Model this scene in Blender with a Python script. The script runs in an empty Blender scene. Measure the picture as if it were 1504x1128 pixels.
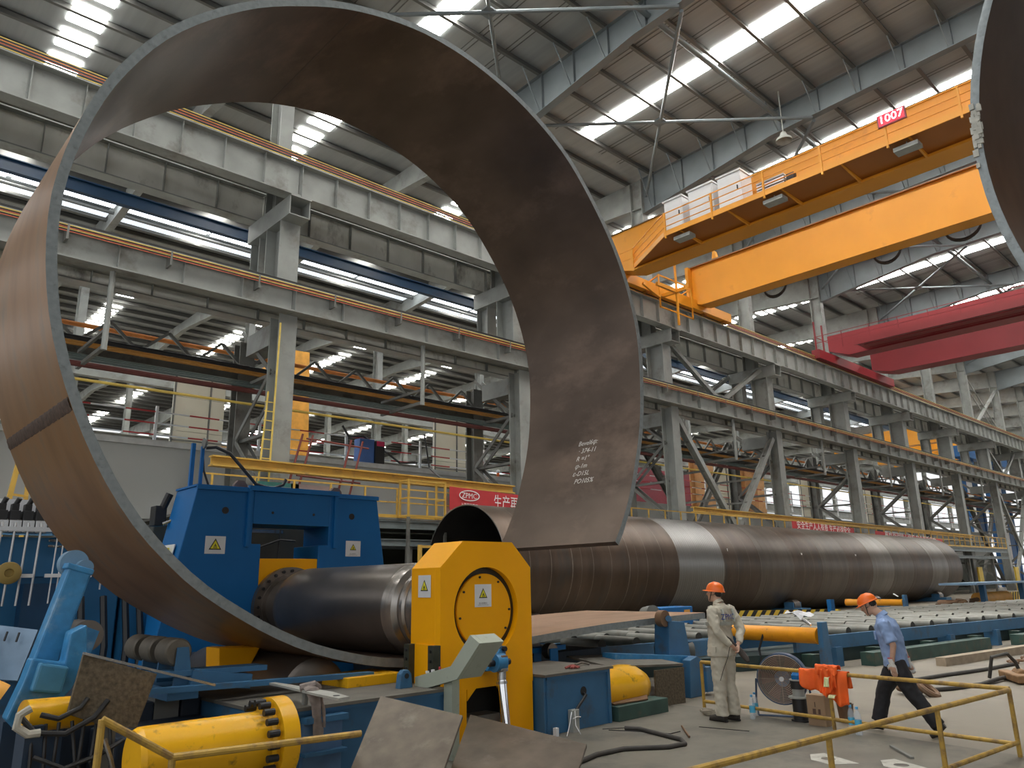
import bpy, math, random
from math import sin, cos, pi, radians, atan2, hypot, sqrt
from mathutils import Vector, Matrix
random.seed(7)
SC = bpy.context.scene
COL = SC.collection

# ---------------------------------------------------------------- camera
cam_d = bpy.data.cameras.new('camera'); cam = bpy.data.objects.new('camera', cam_d); COL.objects.link(cam)
SC.camera = cam
cam_d.sensor_width = 36.0; cam_d.lens = 26.64; cam_d.clip_start = 0.1; cam_d.clip_end = 600
_r = (0.73282823, -0.68015169, -0.01888005); _d = (0.15928464, 0.19846567, -0.96707796); _f = (0.66150675, 0.70569473, 0.25377897)
cam.matrix_world = Matrix(((_r[0], -_d[0], -_f[0], 0), (_r[1], -_d[1], -_f[1], 0), (_r[2], -_d[2], -_f[2], 1.78), (0, 0, 0, 1)))

# ---------------------------------------------------------------- world, lamps, exposure
W = bpy.data.worlds.new('daylight'); SC.world = W; W.use_nodes = True
_bg = W.node_tree.nodes['Background']; _bg.inputs[0].default_value = (0.93, 0.955, 0.98, 1); _bg.inputs[1].default_value = 0.9
SKYLIGHT = 27.0
SC.view_settings.view_transform = 'Standard'; SC.view_settings.look = 'None'
SC.view_settings.exposure = 0.32; SC.view_settings.gamma = 1.0; SC.view_settings.use_curve_mapping = False
SC.cycles.max_bounces = 7; SC.cycles.diffuse_bounces = 4; SC.cycles.glossy_bounces = 3; SC.cycles.transparent_max_bounces = 8
SC.cycles.sample_clamp_indirect = 6.0
SC.cycles.use_denoising = True
def area(name, loc, rot, sx, sy, power, col=(1, .98, .94)):
    l = bpy.data.lights.new(name, 'AREA'); l.shape = 'RECTANGLE'; l.size = sx; l.size_y = sy; l.energy = power; l.color = col
    o = bpy.data.objects.new(name, l); o.location = loc; o.rotation_euler = rot; COL.objects.link(o); return o

# ---------------------------------------------------------------- materials
_M = {}
def mat(name, col, rough=0.6, metal=0.0, var=0.12, scale=3.0, bump=0.0, dirt=None, dirt_amt=0.0, dirt_scale=1.5, emit=0.0, alpha=None, stretch=None, trans=0.0, spec=.5):
    if name in _M: return _M[name]
    m = bpy.data.materials.new(name); m.use_nodes = True; nt = m.node_tree; N = nt.nodes; L = nt.links
    b = N['Principled BSDF']; b.inputs['Roughness'].default_value = rough; b.inputs['Metallic'].default_value = metal; b.inputs['Specular IOR Level'].default_value = spec
    tc = N.new('ShaderNodeTexCoord'); geo = N.new('ShaderNodeNewGeometry')
    mp = N.new('ShaderNodeMapping'); L.new(geo.outputs['Position'], mp.inputs['Vector'])
    if stretch: mp.inputs['Scale'].default_value = stretch
    nz = N.new('ShaderNodeTexNoise'); nz.inputs['Scale'].default_value = scale; nz.inputs['Detail'].default_value = 5; L.new(mp.outputs[0], nz.inputs['Vector'])
    r = N.new('ShaderNodeValToRGB'); L.new(nz.outputs['Fac'], r.inputs['Fac'])
    r.color_ramp.elements[0].position = 0.32; r.color_ramp.elements[1].position = 0.68
    c = Vector(col)
    r.color_ramp.elements[0].color = (*(c * (1 - var)), 1); r.color_ramp.elements[1].color = (*(c * (1 + var)), 1)
    out = r.outputs['Color']
    if dirt is not None:
        n2 = N.new('ShaderNodeTexNoise'); n2.inputs['Scale'].default_value = dirt_scale; n2.inputs['Detail'].default_value = 8; n2.inputs['Roughness'].default_value = 0.65
        L.new(mp.outputs[0], n2.inputs['Vector'])
        r2 = N.new('ShaderNodeValToRGB'); L.new(n2.outputs['Fac'], r2.inputs['Fac'])
        r2.color_ramp.elements[0].position = 0.62 - 0.3 * dirt_amt; r2.color_ramp.elements[1].position = 0.78 - 0.2 * dirt_amt
        mx = N.new('ShaderNodeMixRGB'); L.new(r2.outputs['Color'], mx.inputs['Fac']); L.new(out, mx.inputs['Color1']); mx.inputs['Color2'].default_value = (*dirt, 1)
        out = mx.outputs['Color']
    L.new(out, b.inputs['Base Color'])
    if bump:
        bp = N.new('ShaderNodeBump'); bp.inputs['Strength'].default_value = bump; bp.inputs['Distance'].default_value = 0.02
        L.new(nz.outputs['Fac'], bp.inputs['Height']); L.new(bp.outputs[0], b.inputs['Normal'])
    if emit:
        b.inputs['Emission Color'].default_value = (*col, 1); b.inputs['Emission Strength'].default_value = emit
    if alpha is not None: b.inputs['Alpha'].default_value = alpha
    if trans: b.inputs['Transmission Weight'].default_value = trans
    _M[name] = m; return m

# ---------------------------------------------------------------- mesh collector
class MB:
    def __init__(s): s.v = []; s.f = []; s.mi = []; s.m = 0
    def add(s, vs, fs):
        o = len(s.v); s.v += [tuple(v) for v in vs]
        for f in fs: s.f.append(tuple(i + o for i in f)); s.mi.append(s.m)
        return s
    def box(s, x0, x1, y0, y1, z0, z1):
        return s.add([(x, y, z) for x in (x0, x1) for y in (y0, y1) for z in (z0, z1)],
                     [(0, 1, 3, 2), (4, 6, 7, 5), (0, 4, 5, 1), (2, 3, 7, 6), (0, 2, 6, 4), (1, 5, 7, 3)])
    def beam(s, p, q, w, h=None, up=(0, 0, 1)):
        h = h or w; p = Vector(p); q = Vector(q); d = (q - p).normalized(); u = Vector(up)
        if abs(d.dot(u)) > 0.98: u = Vector((1, 0, 0))
        a = d.cross(u).normalized(); b = a.cross(d).normalized(); a *= w / 2; b *= h / 2
        return s.add([p - a - b, p + a - b, p + a + b, p - a + b, q - a - b, q + a - b, q + a + b, q - a + b],
                     [(0, 1, 2, 3), (7, 6, 5, 4), (0, 4, 5, 1), (1, 5, 6, 2), (2, 6, 7, 3), (3, 7, 4, 0)])
    def cyl(s, p, q, r, r2=None, n=12, caps=True):
        r2 = r if r2 is None else r2; p = Vector(p); q = Vector(q); d = (q - p).normalized()
        u = Vector((0, 0, 1)) if abs(d.z) < 0.9 else Vector((1, 0, 0)); a = d.cross(u).normalized(); b = a.cross(d)
        vs = []
        for c, rr in ((p, r), (q, r2)):
            for i in range(n): t = 2 * pi * i / n; vs.append(c + a * cos(t) * rr + b * sin(t) * rr)
        fs = [(i, (i + 1) % n, n + (i + 1) % n, n + i) for i in range(n)]
        if caps: fs += [tuple(range(n - 1, -1, -1)), tuple(range(n, 2 * n))]
        return s.add(vs, fs)
    def tube(s, pts, r, n=8, radii=None, flat=1.0):
        P = [Vector(p) for p in pts]; vs = []; fs = []; pa = None
        for i, p in enumerate(P):
            d = (P[min(i + 1, len(P) - 1)] - P[max(i - 1, 0)]).normalized()
            if pa is None:
                u = Vector((0, 0, 1)) if abs(d.z) < 0.9 else Vector((1, 0, 0)); a = d.cross(u).normalized()
            else: a = (pa - d * pa.dot(d)).normalized()
            pa = a; b = a.cross(d); rr = radii[i] if radii else r
            for k in range(n): t = 2 * pi * k / n; vs.append(p + a * cos(t) * rr + b * sin(t) * rr * flat)
        for i in range(len(P) - 1):
            for k in range(n): fs.append((i * n + k, i * n + (k + 1) % n, (i + 1) * n + (k + 1) % n, (i + 1) * n + k))
        fs += [tuple(range(n - 1, -1, -1)), tuple(range(len(vs) - n, len(vs)))]
        return s.add(vs, fs)
    def prism(s, poly, ax, a, b):
        n = len(poly)
        def m(u, v, w): return {'x': (w, u, v), 'y': (u, w, v), 'z': (u, v, w)}[ax]
        vs = [m(u, v, a) for u, v in poly] + [m(u, v, b) for u, v in poly]
        fs = [tuple(range(n - 1, -1, -1)), tuple(range(n, 2 * n))] + [(i, (i + 1) % n, n + (i + 1) % n, n + i) for i in range(n)]
        return s.add(vs, fs)
    def sheet(s, quad, t):
        q = [Vector(p) for p in quad]; nrm = (q[1] - q[0]).cross(q[2] - q[0]).normalized() * t
        n = len(q)
        return s.add(q + [p + nrm for p in q], [tuple(range(n - 1, -1, -1)), tuple(range(n, 2 * n))] + [(i, (i + 1) % n, n + (i + 1) % n, n + i) for i in range(n)])
    def ibeam(s, p, q, h, w, t=0.03, tw=0.02, up=(0, 0, 1)):
        p = Vector(p); q = Vector(q); d = (q - p).normalized(); u = Vector(up)
        if abs(d.dot(u)) > 0.98: u = Vector((1, 0, 0))
        a = d.cross(u).normalized(); b = a.cross(d).normalized()
        for o in (h / 2 - t / 2, -h / 2 + t / 2): s.beam(p + b * o, q + b * o, w, t, up=b)
        return s.beam(p, q, tw, h - 2 * t, up=b)
    def lathe(s, p, d, prof, n=32):
        p = Vector(p); d = Vector(d).normalized(); u = Vector((0, 0, 1)) if abs(d.z) < 0.9 else Vector((1, 0, 0))
        a = d.cross(u).normalized(); b = a.cross(d); vs = []; fs = []
        for (t, r) in prof:
            for k in range(n): th = 2 * pi * k / n; vs.append(p + d * t + a * cos(th) * r + b * sin(th) * r)
        for i in range(len(prof) - 1):
            for k in range(n): fs.append((i * n + k, i * n + (k + 1) % n, (i + 1) * n + (k + 1) % n, (i + 1) * n + k))
        return s.add(vs, fs)
    def ring(s, p, d, r0, r1, h, n=48):
        return s.lathe(p, d, [(0, r1), (h, r1), (h, r0), (0, r0), (0, r1)], n)
    def holed(s, poly, c, r, ax, a, b, n=48):
        # plate with a round hole, star-shaped about c
        angs = sorted(set([2 * pi * i / n for i in range(n)] + [atan2(v - c[1], u - c[0]) % (2 * pi) for u, v in poly]))
        out = []
        for t in angs:
            dx, dy = cos(t), sin(t); best = 1e9
            for i in range(len(poly)):
                x0, y0 = poly[i]; x1, y1 = poly[(i + 1) % len(poly)]; ex, ey = x1 - x0, y1 - y0
                den = dx * ey - dy * ex
                if abs(den) < 1e-9: continue
                tt = ((x0 - c[0]) * ey - (y0 - c[1]) * ex) / den; uu = ((x0 - c[0]) * dy - (y0 - c[1]) * dx) / den
                if tt > 0 and -1e-6 <= uu <= 1 + 1e-6: best = min(best, tt)
            out.append((c[0] + dx * best, c[1] + dy * best))
        def m(u, v, w): return {'x': (w, u, v), 'y': (u, w, v), 'z': (u, v, w)}[ax]
        k = len(angs); inn = [(c[0] + cos(t) * r, c[1] + sin(t) * r) for t in angs]
        vs = [m(*p, a) for p in out] + [m(*p, a) for p in inn] + [m(*p, b) for p in out] + [m(*p, b) for p in inn]
        fs = []
        for i in range(k):
            j = (i + 1) % k
            fs += [(i, j, k + j, k + i), (2 * k + i, 3 * k + i, 3 * k + j, 2 * k + j), (i, 2 * k + i, 2 * k + j, j), (k + i, k + j, 3 * k + j, 3 * k + i)]
        return s.add(vs, fs)
    def mesh(s, name, loc=(0, 0, 0), smooth=False):
        me = bpy.data.meshes.new(name); x, y, z = loc
        me.from_pydata([(a - x, b - y, c - z) for a, b, c in s.v], [], s.f)
        if any(s.mi): me.polygons.foreach_set('material_index', s.mi)
        import bmesh
        bm = bmesh.new(); bm.from_mesh(me); bmesh.ops.recalc_face_normals(bm, faces=bm.faces); bm.to_mesh(me); bm.free()
        if smooth:
            me.polygons.foreach_set('use_smooth', [True] * len(me.polygons))
            me.set_sharp_from_angle(angle=radians(smooth if smooth is not True else 40))
        me.update(); return me

LOC = {}
def thing(name, label, cat, loc, group=None):
    o = bpy.data.objects.new(name, None); COL.objects.link(o); o.location = loc; o.empty_display_size = 0.2
    o['label'] = label; o['category'] = cat
    if group: o['group'] = group
    LOC[o.name] = tuple(loc); return o
def fin(o, m, bev):
    for k in (m if isinstance(m, (list, tuple)) else [m]): o.data.materials.append(k)
    if bev:
        b = o.modifiers.new('bevel', 'BEVEL'); b.width = bev; b.segments = 2; b.limit_method = 'ANGLE'; b.angle_limit = radians(50)
def part(name, mb, m, parent, label=None, smooth=False, bev=0, kind=None):
    loc = LOC[parent.name]; me = mb.mesh(name, loc, smooth)
    o = bpy.data.objects.new(name, me); COL.objects.link(o); o.parent = parent; LOC[o.name] = loc
    fin(o, m, bev)
    if label: o['label'] = label
    if kind: o['kind'] = kind
    return o
def solo(name, mb, m, label, cat, group=None, smooth=False, bev=0, kind=None):
    xs, ys, zs = zip(*mb.v); loc = ((min(xs) + max(xs)) / 2, (min(ys) + max(ys)) / 2, min(zs))
    o = bpy.data.objects.new(name, mb.mesh(name, loc, smooth)); COL.objects.link(o); o.location = loc; LOC[o.name] = loc
    fin(o, m, bev); o['label'] = label; o['category'] = cat
    if group: o['group'] = group
    if kind: o['kind'] = kind
    return o
def struct(name, mb, m, parent=None, smooth=False, bev=0):
    o = bpy.data.objects.new(name, mb.mesh(name, (0, 0, 0), smooth)); COL.objects.link(o); LOC[o.name] = (0, 0, 0)
    fin(o, m, bev)
    if parent: o.parent = parent
    else: o['kind'] = 'structure'
    return o
def clone(o, parent=None, delta=(0, 0, 0), label=None):
    c = o.copy(); COL.objects.link(c)
    if parent: c.parent = parent
    else: c.location = Vector(o.location) + Vector(delta)
    LOC[c.name] = tuple(c.location)
    if label: c['label'] = label
    for ch in list(o.children): clone(ch, c)
    return c
def shift(o, parent, delta):            # a further copy of a part under the same parent
    c = o.copy(); COL.objects.link(c); c.parent = parent; c.location = Vector(o.location) + Vector(delta); LOC[c.name] = LOC[o.name]; return c
ORD = ['first', 'second', 'third', 'fourth', 'fifth', 'sixth', 'seventh', 'eighth', 'ninth', 'tenth', 'eleventh', 'twelfth', 'thirteenth', 'fourteenth', 'fifteenth', 'sixteenth', 'seventeenth']
def text_mb(txt, size, fn, thick=0.002, res=2, align='CENTER', shear=0.0):
    c = bpy.data.curves.new('t', 'FONT'); c.body = txt; c.size = size; c.extrude = thick / 2; c.resolution_u = res; c.align_x = align; c.align_y = 'CENTER'; c.shear = shear
    o = bpy.data.objects.new('t', c); COL.objects.link(o); bpy.context.view_layer.update()
    me = bpy.data.meshes.new_from_object(o.evaluated_get(bpy.context.evaluated_depsgraph_get()))
    mb = MB(); mb.add([fn(*v.co) for v in me.vertices], [tuple(p.vertices) for p in me.polygons])
    bpy.data.objects.remove(o); bpy.data.curves.remove(c); bpy.data.meshes.remove(me); return mb

# shared paints
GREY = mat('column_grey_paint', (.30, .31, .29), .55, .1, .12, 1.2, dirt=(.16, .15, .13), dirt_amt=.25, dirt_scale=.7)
STAIN_LIT = mat('stained_bounce_lit_girder', (.62, .62, .57), .6, .05, .1, 1.0, dirt=(.16, .15, .13), dirt_amt=.2, dirt_scale=.9, stretch=(1, 1, .5))  # stained column grey, lightened so the colour carries the floor bounce
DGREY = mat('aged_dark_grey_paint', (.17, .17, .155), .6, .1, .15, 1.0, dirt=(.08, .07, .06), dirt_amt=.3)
RAFT = mat('rafter_blue_grey_paint', (.185, .21, .22), .5, .2, .1, .8)
PURL = mat('galvanised_purlin_steel', (.15, .15, .14), .45, .4, .12, .6)
ROOFM = mat('white_grey_roof_sheet', (.345, .36, .355), .6, .1, .08, .5, stretch=(6, .3, 1))
LAMP = mat('translucent_skylight_sheet', (1.0, .99, .95), .5, emit=SKYLIGHT)
YEL = mat('machine_yellow_paint', (.95, .42, .001), .45, 0, .03, 2.0, spec=.25)
YELW = mat('worn_yellow_cylinder_paint', (.80, .42, .012), .3, 0, .06, 3.0, dirt=(.09, .06, .03), dirt_amt=.16, dirt_scale=6, spec=.3)
BLU = mat('machine_blue_paint', (.006, .13, .37), .45, 0, .06, 1.5, spec=.3)
BLU2 = mat('dusty_blue_base_paint', (.038, .135, .26), .55, 0, .15, 2.0, dirt=(.07, .085, .10), dirt_amt=.2, dirt_scale=3)
LBLU = mat('light_blue_arm_paint', (.035, .205, .42), .4, 0, .18, 9.0, bump=.3, dirt=(.2, .33, .45), dirt_amt=.2, dirt_scale=5)
STL = mat('bright_machined_steel', (.42, .42, .42), .25, .9, .1, 4)
DSTL = mat('dark_roll_steel', (.19, .165, .145), .30, .8, .18, 2.2, stretch=(1, .5, 1), bump=.04)
BLK = mat('black_rubber', (.015, .015, .016), .5, 0, .2, 5)
CRN = mat('crane_orange_paint', (.80, .33, .02), .45, 0, .04, .5, dirt=(.55, .22, .02), dirt_amt=.06, dirt_scale=.5)
RAILY = mat('rusty_yellow_handrail_paint', (.45, .28, .05), .5, .1, .12, 6, dirt=(.20, .12, .05), dirt_amt=.5, dirt_scale=9)
GRN = mat('dull_green_base_paint', (.04, .085, .07), .6, 0, .2, 3, dirt=(.10, .09, .06), dirt_amt=.3, dirt_scale=4)
RUSTP = mat('rusty_brown_plate', (.20, .115, .065), .6, .3, .2, 3, dirt=(.10, .08, .06), dirt_amt=.35, dirt_scale=2)
BROWN = mat('mottled_brown_slab', (.105, .082, .052), .8, .1, .35, 30, bump=.3)
WHT = mat('white_painted_steel', (.72, .73, .74), .5, 0, .05, 2)
REDP = mat('red_paint', (.45, .03, .035), .5, 0, .1, 2)
# ================================================================ shell of the hall
CONC = mat('worn_concrete_floor', (.215, .187, .142), .5, 0, .12, .5, bump=.05, dirt=(.15, .135, .11), dirt_amt=.3, dirt_scale=.8)
DARKF = mat('oily_working_deck', (.165, .15, .12), .55, 0, .15, 1.5, bump=.15, dirt=(.085, .08, .07), dirt_amt=.45, dirt_scale=1.2)
struct('floor', MB().box(-20, 250, -24, 150, -.3, 0), CONC)
fl = bpy.data.objects['floor']
# darker deck around the bending machine, inside the handrail
struct('trim_1', MB().prism([(1.2, 2.4), (9.35, 2.4), (9.9, 6.75), (9.9, 7.4), (1.2, 7.4)], 'z', 0.0, .006), DARKF)
struct('trim_2', MB().prism([(10.6, 2.2), (13.2, 3.3), (40, 4.3), (40, 2.0), (12, .5)], 'z', 0.0, .004), mat('pale_green_walkway_paint', (.27, .31, .29), .5, 0, .08, 1))

def roofz(y): return 26.85 + .03 * (26 - y) if y > 0 else 27.63 + .03 * y
XS = list(range(-12, 205, 12)); XE = XS[-1]
ceil = struct('ceiling', MB().prism([(26.6, roofz(26.6)), (0, roofz(0.001)), (0, roofz(0.001) + .08), (26.6, roofz(26.6) + .08)], 'x', -18, XE), ROOFM)
struct('ceiling', MB().prism([(0, roofz(0.001)), (-24, roofz(-24)), (-24, roofz(-24) + .08), (0, roofz(0.001) + .08)], 'x', -18, XE), ROOFM)
# beyond our bay the neighbouring bays carry on under their own slopes
def roof2(y):
    return 26.95
for y0_ in range(26, 131, 15):
    za, zb = roof2(y0_ + .001), roof2(y0_ + 14.999)
    c2_ = struct('ceiling', MB().prism([(y0_, za + .02), (y0_ + 15, zb + .02), (y0_ + 15, zb + .1), (y0_, za + .1)], 'x', -18, XE), ROOFM)
    if y0_ == 41: ceil2 = c2_
    m = MB(); y = y0_ + 1.2
    while y < y0_ + 14.9:
        b = MB(); x0, x1, z = -18, XE, 26.93
        m.box(x0, x1, y - .02, y + .02, z - .34, z).box(x0, x1, y - .14, y + .02, z - .36, z - .33).box(x0, x1, y - .02, y + .14, z - .03, z); y += 2.15
    o = struct('purlin', m, PURL, c2_); o['kind'] = 'stuff'
    m = MB()
    for X in XS[:-1]:
        for k_ in range(5):
            a = y0_ + (3 if (y0_ - 26) % 30 == 0 else 1) + 2.15 * k_
            m.sheet([(X + 5.3, a, 26.92), (X + 6.7, a, 26.92), (X + 6.7, a + 1.5, 26.92), (X + 5.3, a + 1.5, 26.92)], .015)
    o = struct('skylight_panel', m, LAMP, c2_); o['kind'] = 'stuff'
# purlins: nearest ones single, the far bays joined
def purlin_mb(y, z, x0, x1): 
    return MB().box(x0, x1, y - .02, y + .02, z - .34, z - .0).box(x0, x1, y - .14, y + .02, z - .36, z - .33).box(x0, x1, y - .02, y + .14, z - .03, z)
y = 25.2; pl = []
while y > -23:
    pl.append(y); y -= 2.15
me_p = None
for y in pl:
    for a in range(0, 60, 12):
        if me_p is None:
            p0 = struct('purlin', purlin_mb(0, 0, 0, 12), PURL, ceil); me_p = p0; p0.location = (a, y, roofz(y) - .02); p0.name = 'purlin'
        else:
            c = me_p.copy(); COL.objects.link(c); c.parent = ceil; c.location = (a, y, roofz(y) - .02)
m = MB()
for y in pl:
    for a in (-18, 60): 
        b = purlin_mb(y, roofz(y) - .02, a, 0 if a < 0 else XE); m.add(b.v, b.f)
o = struct('purlin', m, PURL, ceil); o['kind'] = 'stuff'
# sheet laps of the roof, fine ribs beside each skylight strip
m = MB()
for X in XS[:-1]:
    for dx in (2.2, 3.9, 7.9, 9.6):
        m.sheet([(X + dx, 26, roofz(26) - .015), (X + dx + .05, 26, roofz(26) - .015), (X + dx + .05, 0, roofz(0) - .015), (X + dx, 0, roofz(0) - .015)], -.02)
        m.sheet([(X + dx + .25, 26, roofz(26) - .015), (X + dx + .3, 26, roofz(26) - .015), (X + dx + .3, 0, roofz(0) - .015), (X + dx + .25, 0, roofz(0) - .015)], -.02)
o = struct('sheet_lap', m, PURL, ceil); o['kind'] = 'stuff'
# skylight strips, one lying across each bay, cut into panes between purlins
n0 = 0
for X in XS[:-1]:
    for i in range(len(pl) - 1):
        ya, yb = pl[i] - .05, pl[i + 1] + .05
        if yb < -6: continue
        if 0 <= X < 60 and ya < 26:
            q = MB().sheet([(X + 5.45, ya, roofz(ya) - .03), (X + 6.55, ya, roofz(ya) - .03), (X + 6.55, yb, roofz(yb) - .03), (X + 5.45, yb, roofz(yb) - .03)], .015)
            struct('skylight_panel', q, LAMP, ceil)
m = MB()
for X in XS[:-1]:
    if 0 <= X < 60:
        pass
    else:
        m.sheet([(X + 5.45, 25.2, roofz(25.2) - .03), (X + 6.55, 25.2, roofz(25.2) - .03), (X + 6.55, 0, roofz(0) - .03), (X + 5.45, 0, roofz(0) - .03)], .015)
o = struct('skylight_panel', m, LAMP, ceil); o['kind'] = 'stuff'
# ridge light of the neighbouring bay: two long runs of panes either side of a tube
for j, (ya, yb) in enumerate(((49.2, 50.4), (51.2, 52.1))):
    m = MB()
    for k in range(28):
        X = -12 + k * 6
        m.sheet([(X + .15, ya, 25.95), (X + 5.85, ya, 25.95), (X + 5.85, yb, 25.95), (X + .15, yb, 25.95)], .02)
    o = struct('ridge_light', m, mat('ridge_light_sheet' if j == 0 else 'ridge_light_tinted', (.86, .93, 1.0), .5, emit=3.5 if j == 0 else .7), ceil2); o['kind'] = 'stuff'
m = MB().cyl((-18, 50.8, 25.8), (XE, 50.8, 25.8), .12, n=8).box(-18, XE, 48.5, 48.8, 25.8, 26.6).box(-18, XE, 52.2, 52.5, 25.8, 26.5)
struct('ridge_tube', m, PURL, ceil2)
# end and back walls
wm = mat('pale_sheet_wall', (.42, .43, .42), .6, 0, .08, .4, stretch=(1, 1, .2))
struct('wall_back', MB().box(-18, XE, 150, 150.3, 0, 28), wm)
struct('wall_front', MB().box(-18, XE, -24.3, -24, 0, 5).box(-18, XE, -24.3, -24, 13, 28), wm)

# rafters of our bay: haunched I-sections, one every 12 m
def rafter_parts(X, parent, far=False):
    top = lambda y: roofz(y) - .38
    def bot(y):
        y = abs(y); return 24.05 + (.14 * (26 - y) if y > 17 else 1.26 + .028 * (17 - y))
    ys = [26, 22, 17, 10, 4, 0, -4, -10, -16, -23]
    w = MB().prism([(y, top(y)) for y in ys] + [(y, bot(y)) for y in reversed(ys)], 'x', X - .012, X + .012)
    part('web', w, RAFT, parent)
    t = MB(); b = MB()
    for y0, y1 in zip(ys, ys[1:]):
        t.beam((X, y0, top(y0)), (X, y1, top(y1)), .36, .03); b.beam((X, y0, bot(y0)), (X, y1, bot(y1)), .42, .035)
    part('top_flange', t, RAFT, parent); part('bottom_flange', b, RAFT, parent)
    if far: return
    s = MB()
    for k in range(12):
        y = 25 - k * 2.15; s.box(X - .17, X + .17, y - .008, y + .008, bot(y), top(y))
    part('stiffener', s, RAFT, parent, kind='stuff')
    for k in range(11):
        y = pl[k] if k < len(pl) else 0
        for d in (-1, 1):
            kb = MB().beam((X + d * .15, y, bot(y) + .04), (X + d * 1.3, y, roofz(y) - .35), .05)
            part('knee_brace', kb, RAFT, parent)
names = {12: 'over the top of the big steel ring', 24: 'crossing above the ring to its right', 36: 'crossing above the orange crane', 48: 'seen between the two orange crane girders', 60: 'just behind the lower orange crane girder'}
for X in XS[:-1]:
    lab = names.get(X); t = thing('roof_rafter', 'blue-grey haunched steel rafter ' + (lab or 'far down the hall roof'), 'rafter', (X, 26, 24.05), None if lab else 'rafters far down the hall')
    rafter_parts(X, t, far=not (0 <= X <= 84))
# cross bracing tubes under the rafters and long ties
for X in (0, 12, 24, 36, 48, 60, 72, 84):
    t = thing('roof_cross_brace', 'crossed thin grey bracing tubes under the roof sheets' if X > 36 else {0: 'crossed grey bracing tubes above the left top of the ring', 12: 'crossed grey bracing tubes above the top of the ring', 24: 'crossed grey bracing tubes left of the long skylight strip', 36: 'crossed grey bracing tubes behind the orange crane'}[X], 'bracing', (X + 6, 20, 25.1), 'far roof bracing' if X > 36 else None)
    part('tube', MB().cyl((X + .1, 25.6, 25.0), (X + 11.9, 14.7, 25.3), .09, n=8), RAFT, t)
    part('tube', MB().cyl((X + .1, 14.7, 25.2), (X + 11.9, 25.6, 25.2), .09, n=8), RAFT, t)
    part('gusset_plate', MB().box(X + 5.7, X + 6.3, 19.9, 20.5, 25.14, 25.22), RAFT, t)
for yy, zz in ((16.3, 25.9), (4.5, 26.1), (-8, 25.9)):
    solo('roof_tie_tube', MB().cyl((-12, yy, zz), (XE, yy, zz), .13, n=10), RAFT, {16.3: 'long grey tie tube running under the roof through the rafters', 4.5: 'long grey tie tube near the ridge above the crane', -8: 'long grey tie tube on the near roof slope'}[yy], 'tube', smooth=True)
# rafters and columns of the neighbouring bays
m_col = None
def lattice_mb(X, y0, y1, z, h):
    m = MB().ibeam((X, y0, z), (X, y1, z + .0), h, .35)
    return m
for r, y0 in enumerate((26, 56, 86, 116)):
    for X in XS[:-1]:
        if y0 > 60 and X < 12: continue
        t = thing('neighbour_rafter', {26: 'grey steel rafter with white soffit in the next bay roof', 56: 'thin grey rafter deep in the second bay beyond', 86: 'tiny grey rafter in the distant third bay', 116: 'tiny grey rafter in the farthest bay'}[y0], 'rafter', (X, y0, 24.3), {26: 'rafters of the next bay', 56: 'rafters of the second bay', 86: 'rafters of the third bay', 116: 'rafters of the farthest bay'}[y0])
        ym = y0 + 15
        g = MB()
        for a, b, za, zb in ((y0, ym, 24.5, 25.6), (ym, y0 + 30, 25.6, 24.5)):
            g.prism([(a, za), (b, zb), (b, roof2(ym) - .38), (a, roof2(a + .01) - .38)], 'x', X - .012, X + .012)
        part('web', g, GREY, t)
        g = MB()
        for a, b, za, zb in ((y0, ym, 24.5, 25.6), (ym, y0 + 30, 25.6, 24.5)): g.beam((X, a, za), (X, b, zb), .45, .05)
        part('bottom_flange', g, GREY, t)
for r, y0 in enumerate((56, 86, 116)):
    for X in XS[:-1]:
        if (y0 > 60 and X < 12): continue
        m = MB().ibeam((X, y0, 0), (X, y0, 25.5), .8, .5, .04, .03, up=(0, 1, 0))
        o = solo('inner_column', m, GREY, {56: 'grey steel column in the row beyond the next bay', 86: 'distant grey column in the third row', 116: 'distant grey column in the farthest row'}[y0], 'column', {56: 'columns of the second row', 86: 'columns of the third row', 116: 'columns of the farthest row'}[y0])
    m = MB().ibeam((-12, y0 - .8, 16.4), (XE, y0 - .8, 16.4), 1.3, .5, .05, .03).ibeam((-12, y0 - .8, 11.6), (XE, y0 - .8, 11.6), 1.0, .5, .05, .03)
    solo('inner_runway_beam', m, GREY, {56: 'grey crane runway beams beyond the next bay', 86: 'distant grey runway beams in the third bay', 116: 'distant grey runway beams in the farthest bay'}[y0], 'beam')
    for X in XS[3:-1:2]:
        for d in ((0, 12), (12, 0)):
            pass
# dark blue beam hanging below the next bay's rafters
solo('dark_blue_beam', MB().ibeam((-12, 43.4, 23.3), (150, 43.4, 23.3), .75, .4, .06, .04), mat('dark_navy_paint', (.005, .035, .085), .45, 0, .1, 1), 'long dark navy blue beam below the bright ridge windows', 'beam')
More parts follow.
